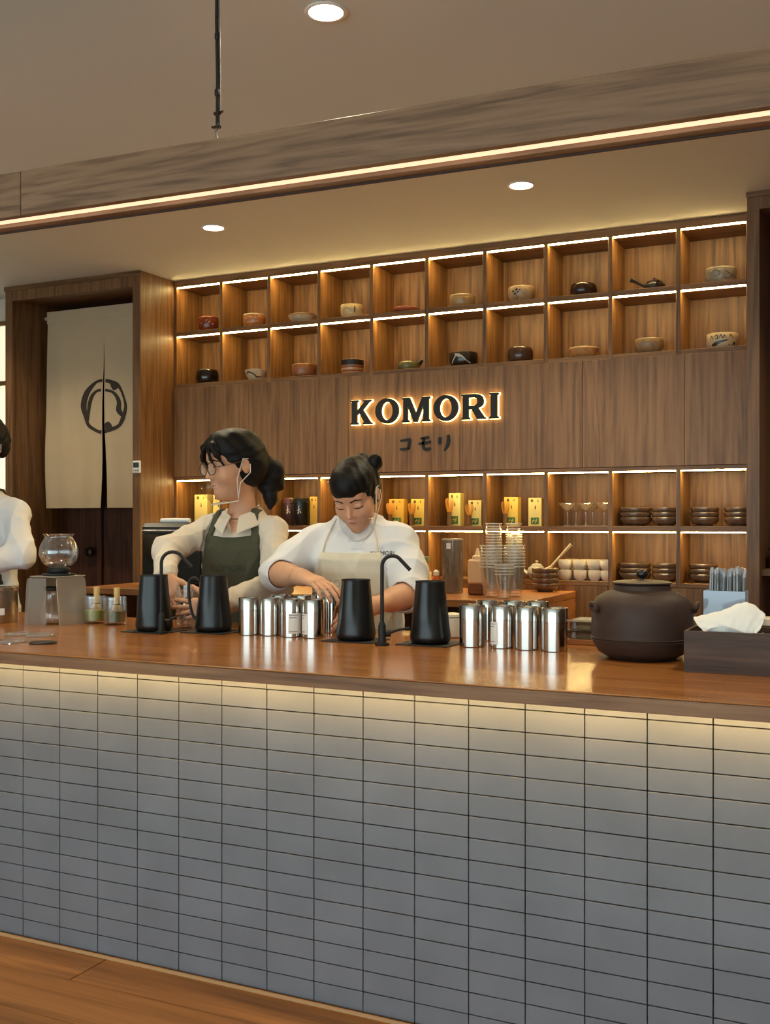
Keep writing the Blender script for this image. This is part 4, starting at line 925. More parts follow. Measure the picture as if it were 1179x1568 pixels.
T = thing('glass_carafe', 'clear glass carafe standing under the frosted brewer stand', 'carafe', (bcx-.016, bcy-.02, TOPZ))
MB().lathe([(.036, 0), (.041, .004), (.043, .020), (.040, .045), (.030, .075), (.024, .100), (.024, .118), (.027, .124), (.025, .124), (.022, .118), (.022, .100), (.028, .075), (.038, .045), (.041, .020), (.036, .007), (0, .006)], 36).obj('glass_wall', M_GLASS, T, smooth=60)
MB().lathe([(.0275, .122), (.030, .124), (.030, .134), (.022, .138), (0, .138)], 24).obj('carafe_lid', M_BLACKR, T, smooth=40)
# big steel can at the end
T = thing('steel_bin', 'wide brushed steel container with lid and small paper tag', 'container', Pz(-6, 952, TOPZ))
MB().lathe([(.076, 0), (.078, .003), (.078, .118)], 48).obj('bin_body', M_STEEL2, T, smooth=40)
MB().lathe([(.079, .1182), (.081, .120), (.081, .130), (.076, .134), (0, .137)], 48).obj('bin_lid', M_STEEL, T, smooth=40)
a = FC+.55; cc, ss = math.cos(a), math.sin(a)
MB().box(-.014, .014, -.0008, .0008, .030, .055, 0, Matrix.Translation((.0795*cc, .0795*ss, 0)) @ Matrix.Rotation(a+math.pi/2, 4, 'Z')).obj('paper_tag', M_PAPER, T)
# loose plastic lids
M_LID = clear('lid_plastic', tint=(.95, .95, .95), haze=.10, base_f=.10, edge=.6, rough=.1)
for px, py, rz, lb in ((18, 984, .1, 'clear flat plastic cup lid lying nearest the counter edge'), (30, 972, .9, 'clear flat plastic cup lid beside the steel container'), (62, 974, .4, 'clear flat plastic cup lid in front of the frosted stand')):
    T = thing('cup_lid', lb, 'lid', Pz(px, py, TOPZ), rz)
    MB().lathe([(.046, 0), (.048, .001), (.0465, .006), (.043, .008), (.042, .004), (.030, .004), (.028, .0065), (0, .0068)], 36).obj('lid_disc', M_LID, T, smooth=40)
    MB().lathe([(.0482, .0), (.0496, .0012), (.0482, .0024)], 36, cap0=False, cap1=False).obj('lid_rim', M_LID, T, smooth=50)
T = thing('dark_coaster', 'small dark round coaster lying by the plastic lids', 'coaster', Pz(66, 985, TOPZ))
MB().lathe([(.040, 0), (.042, .002), (.042, .004), (.038, .005), (.036, .0042), (0, .0042)], 32).obj('coaster_disc', M_BLACK, T, smooth=40)
MB().lathe([(.030, .0043), (.032, .005), (.034, .0043)], 32, cap0=False, cap1=False).obj('coaster_ring', M_BLACKR, T, smooth=50)

# ================================================================== things on the back counter
c = Pz(693, 908, BZ)
T = thing('acrylic_dispenser', 'tall smoky clear cylinder dispenser on the back counter', 'dispenser', c)
M_SMK = clear('smoky_acrylic', tint=(.62, .58, .52), haze=.28, haze_c=(.36, .33, .29), base_f=.06, edge=.4)
MB().lathe([(.044, 0), (.045, .003), (.045, .226), (.042, .226), (.042, .006), (0, .005)], 36).obj('cylinder', M_SMK, T, smooth=40)
MB().lathe([(.044, .2262), (.047, .227), (.047, .232), (.040, .234), (0, .234)], 36).obj('dispenser_lid', clear('pale_lid', tint=(.8, .78, .74), haze=.3, haze_c=(.55, .52, .48)), T, smooth=40)
MB().box(-.010, .010, -.047, -.0452, .190, .215, .0005).obj('clip', M_WHITE, T)
c = Pz(731, 911, BZ)
T = thing('squeeze_bottle', 'cream plastic squeeze bottle with pointed nozzle and brown sauce', 'bottle', c)
MB().box(-.034, .034, -.027, .027, .0, .045, .006).obj('sauce', pbr('brown_sauce', (112, 62, 34), .3), T)
MB().box(-.0355, .0355, -.0285, .0285, .0455, .150, .008).obj('bottle_body', pbr('cream_plastic', (214, 178, 140), .45), T)
MB().lathe([(.022, .1502), (.022, .162), (.012, .166), (.008, .180), (.003, .197), (0, .197)], 20).obj('nozzle', pbr('cream_plastic2', (220, 192, 158), .45), T, smooth=40)
def cup_stack(px, py, rad, ch, n, pitch, wh):
    base_ = Pz(px, py, BZ); p0 = None
    me = MB().lathe([(rad*.66, 0), (rad*.97, ch-.004)], 28, cap1=False).mesh('cup_wall', M_PET, 60)
    mr = MB().lathe([(rad*.97, ch-.004), (rad*1.03, ch-.003), (rad*1.03, ch), (rad*.98, ch)], 28, cap0=False, cap1=False).mesh('cup_rim', clear('cup_rim_plastic', tint=(.9, .9, .88), haze=.45, haze_c=(.85, .82, .75), base_f=.14, edge=.7, rough=.15), 60)
    for k in range(n):
        T = thing('plastic_cup', ('bottom' if k == 0 else 'topmost' if k == n-1 else 'middle')+' clear plastic cup of the '+wh, 'cup', base_+Vector((0, 0, k*pitch)), group='clear plastic cups stacked on the back counter')
        mobj('cup_wall', me, T); mobj('cup_rim', mr, T)
cup_stack(756, 903, .037, .105, 17, .0122, 'tall narrow stack near the squeeze bottle')
cup_stack(787, 902, .037, .105, 17, .0122, 'tall narrow stack near the dark bowls')
cup_stack(752, 914, .047, .125, 8, .0122, 'wide stack beside the squeeze bottle')
cup_stack(787, 913.5, .045, .125, 8, .0122, 'wide stack at the counter end')
cup_stack(772, 917, .038, .10, 4, .012, 'short stack standing in front')
for k in range(4):
    rad = .052
    nest_bowl(.06, ('bottom', 'second', 'third', 'topmost')[k]+' brown bowl of the stack under the ladle on the back counter', (Xat(835, 4.50), 4.50, BZ+k*.0218), None)
lp = Py(848, 872, 4.50)
T = thing('ladle', 'pale wooden ladle with long handle resting in the bowl stack', 'ladle', (Xat(838, 4.50), 4.50, BZ+.079))
M_PALEW = pbr('pale_wood', (196, 172, 132), .5)
rv = Vector((CS, SN, 0))
MB().tube([rv*-.012+Vector((0, 0, .012)), rv*.02+Vector((0, 0, .034)), rv*.07+Vector((0, 0, .090)), rv*.105+Vector((0, 0, .128))], [.007, .0055, .006, .0075], 10).obj('ladle_handle', M_PALEW, T, smooth=60)
MB().lathe([(.0, .002), (.014, .004), (.022, .012), (.024, .022), (.021, .022), (.012, .008), (0, .006)], 20).obj('ladle_cup', M_PALEW, T, smooth=60)
# small bottles by the worker in white
T = thing('syrup_bottle', 'cream labelled syrup bottle with green cap behind the worker in white', 'bottle', Pz(653, 905, BZ))
MB().lathe([(.020, 0), (.022, .004), (.022, .090), (.010, .112), (.009, .130)], 24).obj('bottle_body', pbr('syrup_amber', (170, 104, 44), .25), T, smooth=40)
MB().lathe([(.0224, .020), (.0226, .021), (.0226, .085), (.0224, .086)], 24, cap0=False, cap1=False).obj('bottle_label', pbr('label_cream', (214, 190, 130), .6), T, smooth=40)
MB().lathe([(.011, .1302), (.012, .132), (.012, .150), (.010, .152), (0, .152)], 20).obj('bottle_cap', pbr('cap_green', (120, 150, 100), .5), T, smooth=40)
T = thing('sauce_bottle', 'small amber sauce bottle beside the smoky dispenser', 'bottle', Pz(668, 908, BZ))
MB().lathe([(.018, 0), (.020, .004), (.020, .060), (.012, .075)], 24).obj('bottle_body', pbr('sauce_orange', (176, 84, 30), .25), T, smooth=40)
MB().lathe([(.0125, .0752), (.013, .077), (.013, .092), (.004, .100), (0, .100)], 20).obj('bottle_cap', M_WHITE, T, smooth=40)
# black countertop oven
ox0, ox1, oy = Xat(214, 3.98), Xat(345, 3.98), 3.98
T = thing('countertop_oven', 'black countertop oven with steel trim behind the worker with glasses', 'oven', (ox0, oy, BZ))
ow = ox1-ox0
MB().box(0, ow, 0, .30, .008, .30, .018).obj('oven_body', pbr('oven_black', (20, 19, 19), .4), T)
MB().box(.022, ow*.72, -.006, -.0005, .03, .252, .002).obj('oven_door', pbr('oven_glass', (14, 13, 13), .12), T)
MB().box(.018, ow*.72, -.009, -.0005, .262, .268, .001).obj('trim_bar', M_STEEL2, T)
for z in (.08, .15, .22): MB().lathe([(.018, 0), (.018, .010), (.013, .016), (0, .016)], 20, Matrix.Translation((ow*.86, -.0005, z)) @ Matrix.Rotation(math.pi/2, 4, 'X')).obj('oven_knob', M_CHROME, T, smooth=40)
for x in (.03, ow-.03): MB().box(x-.015, x+.015, .03, .26, 0, .0078).obj('oven_foot', M_BLACKR, T)
T = thing('rolled_towel', 'rolled white towel lying on top of the black oven', 'towel', (ox0+.08, oy+.06, BZ+.300))
MB().tube([(0, 0, .012), (.07, 0, .0125), (.16, 0, .012)], [.011, .0118, .011], 14).obj('towel_roll', M_PAPER, T, smooth=60)
MB().tube([(-.0015, .0, .012), (0, 0, .012)], [.006, .0075], 14).obj('towel_end', M_PAPER, T, smooth=60)
# ================================================================== people: bodies as one continuous surface from a smooth distance field
class Field:
    def __init__(s, lo, hi, h):
        s.lo = np.array(lo, float); s.h = h; s.n = tuple(int(math.ceil((b-a)/h))+1 for a, b in zip(lo, hi))
        s.d = np.full(s.n, .25, np.float32); s.ax = [(s.lo[i]+h*np.arange(s.n[i])).astype(np.float32) for i in range(3)]
    def like(s):
        f = Field.__new__(Field); f.lo, f.h, f.n, f.ax = s.lo, s.h, s.n, s.ax; f.d = s.d.copy(); return f
    def blk(s, lo, hi):
        sl = []
        for i in range(3):
            a = max(0, int((lo[i]-s.lo[i])/s.h)); b = min(s.n[i], int((hi[i]-s.lo[i])/s.h)+2)
            if b <= a: return None
            sl.append(slice(a, b))
        X = s.ax[0][sl[0]][:, None, None]; Y = s.ax[1][sl[1]][None, :, None]; Z = s.ax[2][sl[2]][None, None, :]
        return tuple(sl), X, Y, Z
    def put(s, sl, v, k, op):
        a = s.d[sl]
        if op == 's':
            v = -v
            if k: hh = np.maximum(k-np.abs(a-v), 0)/k; r = np.maximum(a, v)+hh*hh*k*.25
            else: r = np.maximum(a, v)
        else:
            if k: hh = np.maximum(k-np.abs(a-v), 0)/k; r = np.minimum(a, v)-hh*hh*k*.25
            else: r = np.minimum(a, v)
        s.d[sl] = r
    def cone(s, a, b, ra, rb, k=.012, op='u'):
        a = np.array(a, float); b = np.array(b, float); m = max(ra, rb)+.045+k
        B = s.blk(np.minimum(a, b)-m, np.maximum(a, b)+m)
        if B is None: return s
        sl, X, Y, Z = B; ab = b-a; L = float(ab@ab) or 1e-9
        t = np.clip(((X-a[0])*ab[0]+(Y-a[1])*ab[1]+(Z-a[2])*ab[2])/L, 0, 1)
        v = np.sqrt((X-a[0]-t*ab[0])**2+(Y-a[1]-t*ab[1])**2+(Z-a[2]-t*ab[2])**2)-(ra+(rb-ra)*t)
        s.put(sl, v, k, op); return s
    def chain(s, pts, rs, k=.012):
        for i in range(len(pts)-1): s.cone(pts[i], pts[i+1], rs[i], rs[i+1], k)
        return s
    def ell(s, c, r, R=None, k=.012, op='u'):
        c = np.array(c, float); r = np.array(r, float); m = max(r)+.045+k
        B = s.blk(c-m, c+m)
        if B is None: return s
        sl, X, Y, Z = B; dx, dy, dz = X-c[0], Y-c[1], Z-c[2]
        if R is not None:
            R = np.array(R); q = [dx*R[0, i]+dy*R[1, i]+dz*R[2, i] for i in range(3)]
        else: q = [dx, dy, dz]
        k0 = np.sqrt((q[0]/r[0])**2+(q[1]/r[1])**2+(q[2]/r[2])**2); k1 = np.sqrt((q[0]/r[0]**2)**2+(q[1]/r[1]**2)**2+(q[2]/r[2]**2)**2)+1e-6
        s.put(sl, k0*(k0-1)/k1, k, op); return s
    def loft(s, rows, k=.03, grow=0.0):
        z = [r[0] for r in rows]
        B = s.blk((-9, -9, z[0]), (9, 9, z[-1]+.02)); sl, X, Y, Z = B
        cx, cy, rx, ry = [np.interp(Z, z, [r[i] for r in rows]) for i in (1, 2, 3, 4)]
        rx = rx+grow; ry = ry+grow
        q = np.sqrt(((X-cx)/rx)**2+((Y-cy)/ry)**2+1e-9); v = (q-1)*np.minimum(rx, ry)
        v = np.maximum(v, np.maximum(Z-z[-1]-grow, z[0]-Z)); s.put(sl, v, k, 'u'); return s
    def mesh(s, name, mat):
        d = s.d; S_ = d < 0
        ii = np.argwhere(S_); lo = np.maximum(ii.min(0)-2, 0); hi = np.minimum(ii.max(0)+3, np.array(s.n))
        d = d[lo[0]:hi[0], lo[1]:hi[1], lo[2]:hi[2]]
        d = np.pad(d, 1, constant_values=.1); S_ = d < 0; org = s.lo+(lo-1)*s.h
        sh = tuple(q-1 for q in d.shape)
        cnt = np.zeros(sh, np.int8)
        C8 = [(i, j, k) for i in (0, 1) for j in (0, 1) for k in (0, 1)]
        for i, j, k in C8: cnt += S_[i:i+sh[0], j:j+sh[1], k:k+sh[2]]
        act = (cnt > 0) & (cnt < 8); I = np.argwhere(act); N = len(I)
        mp = np.full(sh, -1, np.int32); mp[act] = np.arange(N)
        acc = np.zeros((N, 3)); num = np.zeros(N)
        for a in C8:
            for ax in range(3):
                if a[ax]: continue
                b = list(a); b[ax] = 1
                va = d[I[:, 0]+a[0], I[:, 1]+a[1], I[:, 2]+a[2]]; vb = d[I[:, 0]+b[0], I[:, 1]+b[1], I[:, 2]+b[2]]
                m = (va < 0) != (vb < 0); t = np.where(m, va/np.where(m, va-vb, 1), 0)
                p = np.repeat(np.array([a], float), N, 0); p[:, ax] += t
                acc[m] += p[m]; num += m
        V = org+(I+acc/num[:, None])*s.h
        F = []
        for ax in range(3):
            o = [i for i in range(3) if i != ax]
            s0 = [slice(None)]*3; s1 = [slice(None)]*3; s0[ax] = slice(0, -1); s1[ax] = slice(1, None)
            ch = S_[tuple(s0)] != S_[tuple(s1)]; E = np.argwhere(ch); pos = S_[tuple(s0)][ch]
            q = []
            for (u, w) in ((-1, -1), (0, -1), (0, 0), (-1, 0)):
                e = E.copy(); e[:, o[0]] += u; e[:, o[1]] += w; ok = np.all((e >= 0) & (e < np.array(sh)), 1); e = np.clip(e, 0, np.array(sh)-1)
                q.append(np.where(ok, mp[e[:, 0], e[:, 1], e[:, 2]], -1))
            q = np.stack(q, 1); g_ = np.all(q >= 0, 1); q = q[g_]; fl_ = pos[g_]
            if ax == 1: fl_ = ~fl_
            q = np.where(fl_[:, None], q, q[:, ::-1]); F.append(q)
        F = np.concatenate(F)
        me = bpy.data.meshes.new(name); me.vertices.add(len(V)); me.vertices.foreach_set('co', V.astype(np.float32).ravel())
        me.loops.add(len(F)*4); me.loops.foreach_set('vertex_index', F.astype(np.int32).ravel())
        me.polygons.add(len(F)); me.polygons.foreach_set('loop_start', np.arange(0, len(F)*4, 4, dtype=np.int32))
        me.polygons.foreach_set('use_smooth', np.ones(len(F), bool)); me.materials.append(mat); me.update(); me.validate(); return me
    def wrinkle(s, amp, seed, dirs=5, freq=(18, 46), ridge=True):
        r = np.random.RandomState(seed); sl, X, Y, Z = s.blk((-9,)*3, (9,)*3); w = np.zeros(s.n, np.float32)
        near = np.abs(s.d) < .05
        for i in range(dirs):
            v = r.normal(size=3); v[2] *= .7; v /= np.linalg.norm(v); f = r.uniform(*freq); p = r.uniform(0, 6.28)
            a = np.sin((X*v[0]+Y*v[1]+Z*v[2])*f+p+1.6*np.sin((X*v[1]-Y*v[0]+Z*.6)*f*.37+p*2))
            w += (.6-(1-np.abs(a))**2*2.2)*(1.0/dirs**.5) if ridge else a*(1.0/dirs**.5)
        s.d[near] += (amp*w)[near]; return s
def rot_head(F, roll=0.0):
    F = np.array(F, float); F /= np.linalg.norm(F); Y = -F; U = np.array([0, 0, 1.0]); X = np.cross(Y, U); X /= np.linalg.norm(X); Z = np.cross(X, Y)
    if roll: c, s_ = math.cos(roll), math.sin(roll); X, Z = c*X+s_*Z, -s_*X+c*Z
    return np.stack([X, Y, Z], 1)
HEADP = [('e', (0, .012, .036), (.0735, .092, .084), .012), ('e', (0, -.030, -.032), (.0590, .060, .076), .030), ('e', (0, -.040, -.082), (.036, .036, .030), .022), ('c', (0, -.070, -.090), (0, -.070, -.094), .018, .017, .02),
         ('e', (.036, -.056, -.026), (.025, .026, .028), .022), ('e', (-.036, -.056, -.026), (.025, .026, .028), .022), ('e', (0, -.066, .040), (.050, .024, .034), .03),
         ('S', (.031, -.1005, .006), .0130, .014), ('S', (-.031, -.1005, .006), .0130, .014),
         ('e', (.031, -.0795, .004), (.0150, .0095, .0090), .005), ('e', (-.031, -.0795, .004), (.0150, .0095, .0090), .005),
         ('c', (0, -.084, .010), (0, -.1035, -.026), .0065, .0105, .010), ('c', (.0105, -.093, -.030), (.011, -.090, -.031), .0065, .006, .007), ('c', (-.0105, -.093, -.030), (-.011, -.090, -.031), .0065, .006, .007),
         ('e', (0, -.0855, -.0535), (.0195, .0075, .0050), .007), ('e', (0, -.0840, -.0630), (.0170, .0075, .0056), .007),
         ('e', (.0755, .008, -.004), (.0065, .016, .028), .006), ('e', (-.0755, .008, -.004), (.0065, .016, .028), .006), ('S', (.0865, .005, -.002), .0085, .004), ('S', (-.0865, .005, -.002), .0085, .004)]
def add_head(G, c, R, s=1.0):
    c = np.array(c, float); T_ = lambda p: c+R@(np.array(p)*s)
    for q in HEADP:
        if q[0] == 'e': G.ell(T_(q[1]), np.array(q[2])*s, R, q[3]*s)
        elif q[0] == 'c': G.cone(T_(q[1]), T_(q[2]), q[3]*s, q[4]*s, q[5]*s)
        else: G.ell(T_(q[1]), (q[2]*s,)*3, R, q[3]*s, 's')
    return T_
def add_hand(G, wrist, d, n, side, curls, s=1.0, thumb=(.5, .55), spread=.16, wr=.021):
    # wrist point, d towards the fingers, n out of the back of the hand, side towards the thumb
    w = np.array(wrist, float); d = np.array(d, float)/np.linalg.norm(d); n = np.array(n, float); n -= d*(n@d); n /= np.linalg.norm(n)
    t = np.cross(n, d); t = t if t@np.array(side, float) > 0 else -t
    P = lambda a, b, c: w+d*a*s+t*b*s+n*c*s
    for b in (.026, .009, -.009, -.025): G.cone(P(.012, b*.55, 0), P(.076-abs(b-.005)*.25, b, 0), .0155*s, .0125*s, .012)
    G.cone(w-d*.02, P(.02, 0, 0), wr*.92, .020*s, .02)
    lens = ((.026, .078, (.042, .025, .020), .0083), (.009, .082, (.047, .029, .022), .0085), (-.008, .079, (.043, .027, .021), .0081), (-.024, .072, (.034, .020, .018), .0072))
    tips = []
    for (b, a0, ph, r), cu in zip(lens, curls):
        p = P(a0, b, 0); ang = 0.0; dirv = d+t*(b/.026)*spread; dirv /= np.linalg.norm(dirv)
        for i, L in enumerate(ph):
            ang += cu[i]; q = p+(dirv*math.cos(ang)-n*math.sin(ang))*L*s
            G.cone(p, q, r*s*(1-.06*i), r*s*(.94-.08*i), .004); p = q
        tips.append(p)
    a, bnd = thumb
    p0 = P(.020, .018, -.006); d1 = d*math.cos(a)+t*math.sin(a)-n*.35; d1 /= np.linalg.norm(d1); p1 = p0+d1*.040*s
    d2 = d1*math.cos(bnd)+(d*.8-n*.5-t*.2)*math.sin(bnd); d2 /= np.linalg.norm(d2); p2 = p1+d2*.030*s; p3 = p2+d2*.022*s
    G.cone(p0, p1, .0135*s, .0105*s, .012).cone(p1, p2, .0100*s, .0090*s, .005).cone(p2, p3, .0088*s, .0068*s, .004)
    return tips
M_SKIN = pbr('skin', (214, 160, 126), .5, spec=.35, var=.03, vscale=30)
M_LIP = pbr('lip', (178, 98, 84), .4); M_HAIR = pbr('black_hair', (11, 8, 8), .55, spec=.25, bump=.6, bscale=140); M_BROW = pbr('brow_hair', (34, 25, 21), .7)
M_SHIRT = pbr('oat_shirt', (216, 204, 188), .85, bump=.15, bscale=260); M_TEE = pbr('white_tee', (228, 226, 226), .85, bump=.12, bscale=260)
M_OLIVE = pbr('olive_apron', (68, 68, 50), .85, bump=.2, bscale=300); M_CREAMA = pbr('cream_apron', (226, 214, 190), .85, bump=.2, bscale=300)
M_PANTS = pbr('dark_trousers', (34, 33, 34), .85); M_SHOE = pbr('black_shoe', (18, 18, 18), .5); M_STRAP = pbr('white_strap', (222, 212, 200), .6)
M_VISOR = clear('clear_visor', tint=(.985, .985, .985), refl=.6, base_f=.012, edge=.15, rough=.05)
BODY_YAW = math.radians(12)
class Person:
    def __init__(s, px, y, label):
        p = Py(px, 800, y); s.o = thing('person', label, 'person', (p.x, y, 0), BODY_YAW)
        s.M = Matrix.Translation((p.x, y, 0)) @ Matrix.Rotation(BODY_YAW, 4, 'Z'); s.Mi = s.M.inverted()
    def L(s, px, py, y): return np.array(s.Mi @ Py(px, py, y))
    def D(s, r, t, u):              # image-right, towards the viewer, up -> local direction
        w = Vector((CS*r+SN*t, SN*r-CS*t, u)); return np.array(s.Mi.to_3x3() @ w)
    def part(s, name, me, HM=None):
        o = mobj(name, me, s.o)
        if HM is not None: o.matrix_local = HM
        return o
def head_matrix(c, R, sc): 
    m = Matrix.Identity(4)
    for i in range(3):
        for j in range(3): m[i][j] = R[i, j]*sc
        m[i][3] = c[i]
    return m
def head_field(h=.003):
    G = Field((-.12, -.14, -.15), (.12, .17, .16), h); add_head(G, (0, 0, 0), np.eye(3)); return G
HF = head_field()
def face_patch(name, prims, grow, mat):
    A = HF.like(); X = A.ax[0][:, None, None]; Y = A.ax[1][None, :, None]; Z = A.ax[2][None, None, :]; m = None
    for (ax_, az), (bx_, bz), r1, r2 in prims:
        L = (bx_-ax_)**2+(bz-az)**2; t = np.clip(((X-ax_)*(bx_-ax_)+(Z-az)*(bz-az))/L, 0, 1)
        v = np.sqrt((X-ax_-t*(bx_-ax_))**2+(Z-az-t*(bz-az))**2)-(r1+(r2-r1)*t); m = v if m is None else np.minimum(m, v)
    A.d = np.maximum(np.maximum(A.d-grow, -(A.d+.004)), np.maximum(m, Y+.04)).astype(np.float32); return A.mesh(name, mat)
def face_parts(P, HM, look_down):
    for sx in (1, -1):
        P.part('eyebrow', face_patch('eyebrow', [((sx*.014, .024), (sx*.032, .030), .0036, .0034), ((sx*.032, .030), (sx*.050, .022), .0034, .0022)], .0014, M_BROW), HM)
        z = -.003 if look_down else .004
        P.part('eyelash', face_patch('eyelash', [((sx*.018, z), (sx*.031, z+(-.001 if look_down else .003)), .0022, .0030), ((sx*.031, z+(-.001 if look_down else .003)), (sx*.047, z+.001), .0030, .0020)], .0016, M_BROW), HM)
    P.part('lips', face_patch('lips', [((-.016, -.0580), (0, -.0585), .0022, .0056), ((0, -.0585), (.016, -.0580), .0056, .0022)], .0008, M_LIP), HM)
def visor(P, HM):
    def sh_(u, v):
        a = math.radians(-78+156*u); z = -.028-.094*v; r = .105-.022*abs(math.sin(a))**2+.020*math.sin(math.pi*min(1, v*1.1))*math.cos(a)-.016*v
        return (r*.70*math.sin(a), -.010-r*math.cos(a)*1.06, z)
    mb = MB().grid(sh_, 22, 8); n = len(mb.v); mb.v += [(a*.99, b*.99, c) for a, b, c in mb.v]; mb.f += [tuple(reversed([i+n for i in f])) for f in list(mb.f)]
    P.part('mouth_visor', mb.mesh('mouth_visor', M_VISOR, 180), HM)
    mb = MB().tube([sh_(u/14, 1) for u in range(15)], .0022, 6)
    fr = P.part('visor_frame', mb.mesh('visor_frame', M_STRAP, 60), HM)
    for sx in (1, -1):
        e = sh_(1 if sx > 0 else 0, .9)
        mb = MB().tube([e, (sx*.072, -.030, -.045), (sx*.080, .000, .022), (sx*.082, .018, .018)], .0017, 6).tube([e, (sx*.072, -.020, -.060), (sx*.082, .018, -.030), (sx*.083, .022, .0)], .0017, 6)
        P.part('ear_loop', mb.mesh('ear_loop', M_STRAP, 60), HM)
def legs(P, w=.09):
    G = Field((-.26, -.2, .0), (.26, .24, .92), .012)
    G.loft([(.74, 0, .01, .150, .110), (.86, 0, .005, .150, .108), (.90, 0, .005, .145, .10)], .05)
    for sx in (1, -1): G.chain([(sx*w*.9, .01, .80), (sx*w, .0, .45), (sx*w, .02, .09)], [.085, .062, .052], .04)
    P.part('trousers', G.mesh('trousers', M_PANTS))
    for sx in (1, -1):
        S_ = Field((-.2, -.2, -.02), (.2, .12, .14), .008); S_.ell((sx*w, -.05, .035), (.042, .125, .045), None, .02).cone((sx*w, .03, .06), (sx*w, .03, .10), .042, .045, .02)
        S_.d = np.maximum(S_.d, .002-S_.ax[2][None, None, :]); P.part('shoe', S_.mesh('shoe', M_SHOE))
def front_y(F, u, z):
    i = int(round((u-F.lo[0])/F.h)); k = int(round((z-F.lo[2])/F.h)); col = F.d[min(max(i, 0), F.n[0]-1), :, min(max(k, 0), F.n[2]-1)]
    j = np.argmax(col < 0); return F.lo[1]+F.h*(j-1+(col[j-1]/(col[j-1]-col[j]) if j > 0 else 0))
def print_on(P, F, text, size, u, z, mat, name, raise_=.0012, tilt=0.0):
    me = text_mesh(text, size, .0006); co = np.zeros(len(me.vertices)*3); me.vertices.foreach_get('co', co); co = co.reshape(-1, 3)
    x = co[:, 0]*math.cos(tilt)-co[:, 1]*math.sin(tilt)+u; y = co[:, 0]*math.sin(tilt)+co[:, 1]*math.cos(tilt)+z
    o = np.array([[a, front_y(F, a, b)-raise_-c, b] for a, b, c in zip(x, y, co[:, 2])])
    me.vertices.foreach_set('co', o.ravel()); me.materials.clear(); me.materials.append(mat); me.update(); return P.part(name, me)
def arm_pts(sh, el, wr): return [np.array(q, float) for q in (sh, el, wr)]

# ------------------------------------------------------------------ worker with glasses and olive apron
P1 = Person(367, 3.52, 'worker with glasses and olive apron over a pale shirt, holding a tall glass')
shR, shL = np.array((-.135, 0, 1.198)), np.array((.135, 0, 1.198))
elR, wrR = P1.L(256, 842, 3.29), P1.L(254, 882, 3.13)
elL = P1.L(424, 893, 3.43)
neck = np.array((.010, .008, 1.275)); hc = P1.L(359, 713, 3.47); hs = 1.11
Rh = rot_head(P1.D(-.82, .52, -.16))
GL = Pz(284, 961, TOPZ); gl_l = np.array(P1.Mi @ GL); wrL = gl_l+P1.D(.112, .040, .080)
T_rows = [(.80, 0, .0, .150, .108), (.95, 0, -.005, .140, .100), (1.05, 0, -.012, .146, .106), (1.13, 0, -.008, .146, .106), (1.18, 0, .0, .140, .092), (1.225, .0, .004, .108, .072), (1.262, .004, .006, .070, .056)]
B = Field((-.33, -.52, .84), (.30, .17, 1.63), .0034)
B.loft(T_rows, .02, -.010)
B.chain([shR*.75+np.array((0, 0, .30)), shR, elR, wrR], [.040, .042, .036, .024], .03)
B.chain([shL*.75+np.array((0, 0, .30)), shL, elL, wrL], [.045, .046, .036, .024], .03)
T1 = add_head(B, hc, Rh, hs)
B.chain([neck+np.array((0, .004, -.05)), neck, T1((0, .022, -.045))], [.060, .047, .045], .03)
gtop = gl_l+np.array((0, 0, .12))
add_hand(B, wrR, P1.D(.38, .30, -.86), P1.D(-.55, .72, .30), P1.D(.6, .6, 0), [(.25, .45, .4), (.30, .5, .4), (.35, .55, .4), (.4, .6, .4)], .98, (.75, .3), .12)
dL = gl_l+np.array((0, 0, .070))-wrL
add_hand(B, wrL, P1.D(-.98, .10, -.12), P1.D(.10, .98, .1), P1.D(0, .1, 1), [(.20, .55, .55), (.22, .55, .55), (.24, .6, .55), (.28, .6, .5)], .98, (.95, .2), .22)
P1.part('body', B.mesh('body', M_SKIN))
HM1 = head_matrix(hc, Rh, hs)
face_parts(P1, HM1, False); visor(P1, HM1)
# shirt
S1 = Field((-.34, -.45, .78), (.32, .20, 1.33), .0042)
S1.loft(T_rows, .02, .006)
S1.chain([(-.05, .005, 1.230), shR, elR, elR+(wrR-elR)*.80], [.046, .056, .054, .041], .03)
S1.chain([(.05, .005, 1.230), shL, elL, elL+(wrL-elL)*.80], [.046, .056, .054, .041], .03)
S1.chain([elR+(wrR-elR)*.80, elR+(wrR-elR)*.93], [.040, .041], .004); S1.chain([elL+(wrL-elL)*.80, elL+(wrL-elL)*.93], [.040, .041], .004)
S1.cone(neck+np.array((0, .0, -.03)), neck, .068, .062, .02)
S1.wrinkle(.0042, 3)
SH1 = S1.like()
S1.cone(neck+np.array((0, -.02, .03)), neck+np.array((0, -.13, -.105)), .062, .008, .004, 's').cone(neck+np.array((0, 0, -.01)), neck+np.array((0, 0, .08)), .058, .062, .004, 's')
def collar(sx):
    def fn(u, v):
        a = math.radians(14+166*u)*sx          # from front opening round to the nape
        r0 = .064+.004*math.cos(a); z0 = neck[2]+.030*(u**.7)-.022*(1-u)**2; drop = .036+.030*(1-u)**2; out = .030+.016*(1-u)
        if v < .4: r = r0+.004*v; z = z0+(.0)*v
        r = r0+out*v**1.2; z = z0+.010*math.sin(v*math.pi)-drop*v
        return (neck[0]+r*math.sin(a), neck[1]-r*math.cos(a)*(1.02+.25*(1-u)), z)
    mb = MB().grid(fn, 20, 7); n = len(mb.v); mb.v += [(a, b, c-.003) for a, b, c in mb.v]; mb.f += [tuple(reversed([i+n for i in f])) for f in list(mb.f)]
    return mb.mesh('collar', M_SHIRT, 180)
P1.part('collar', collar(1)); P1.part('collar', collar(-1))
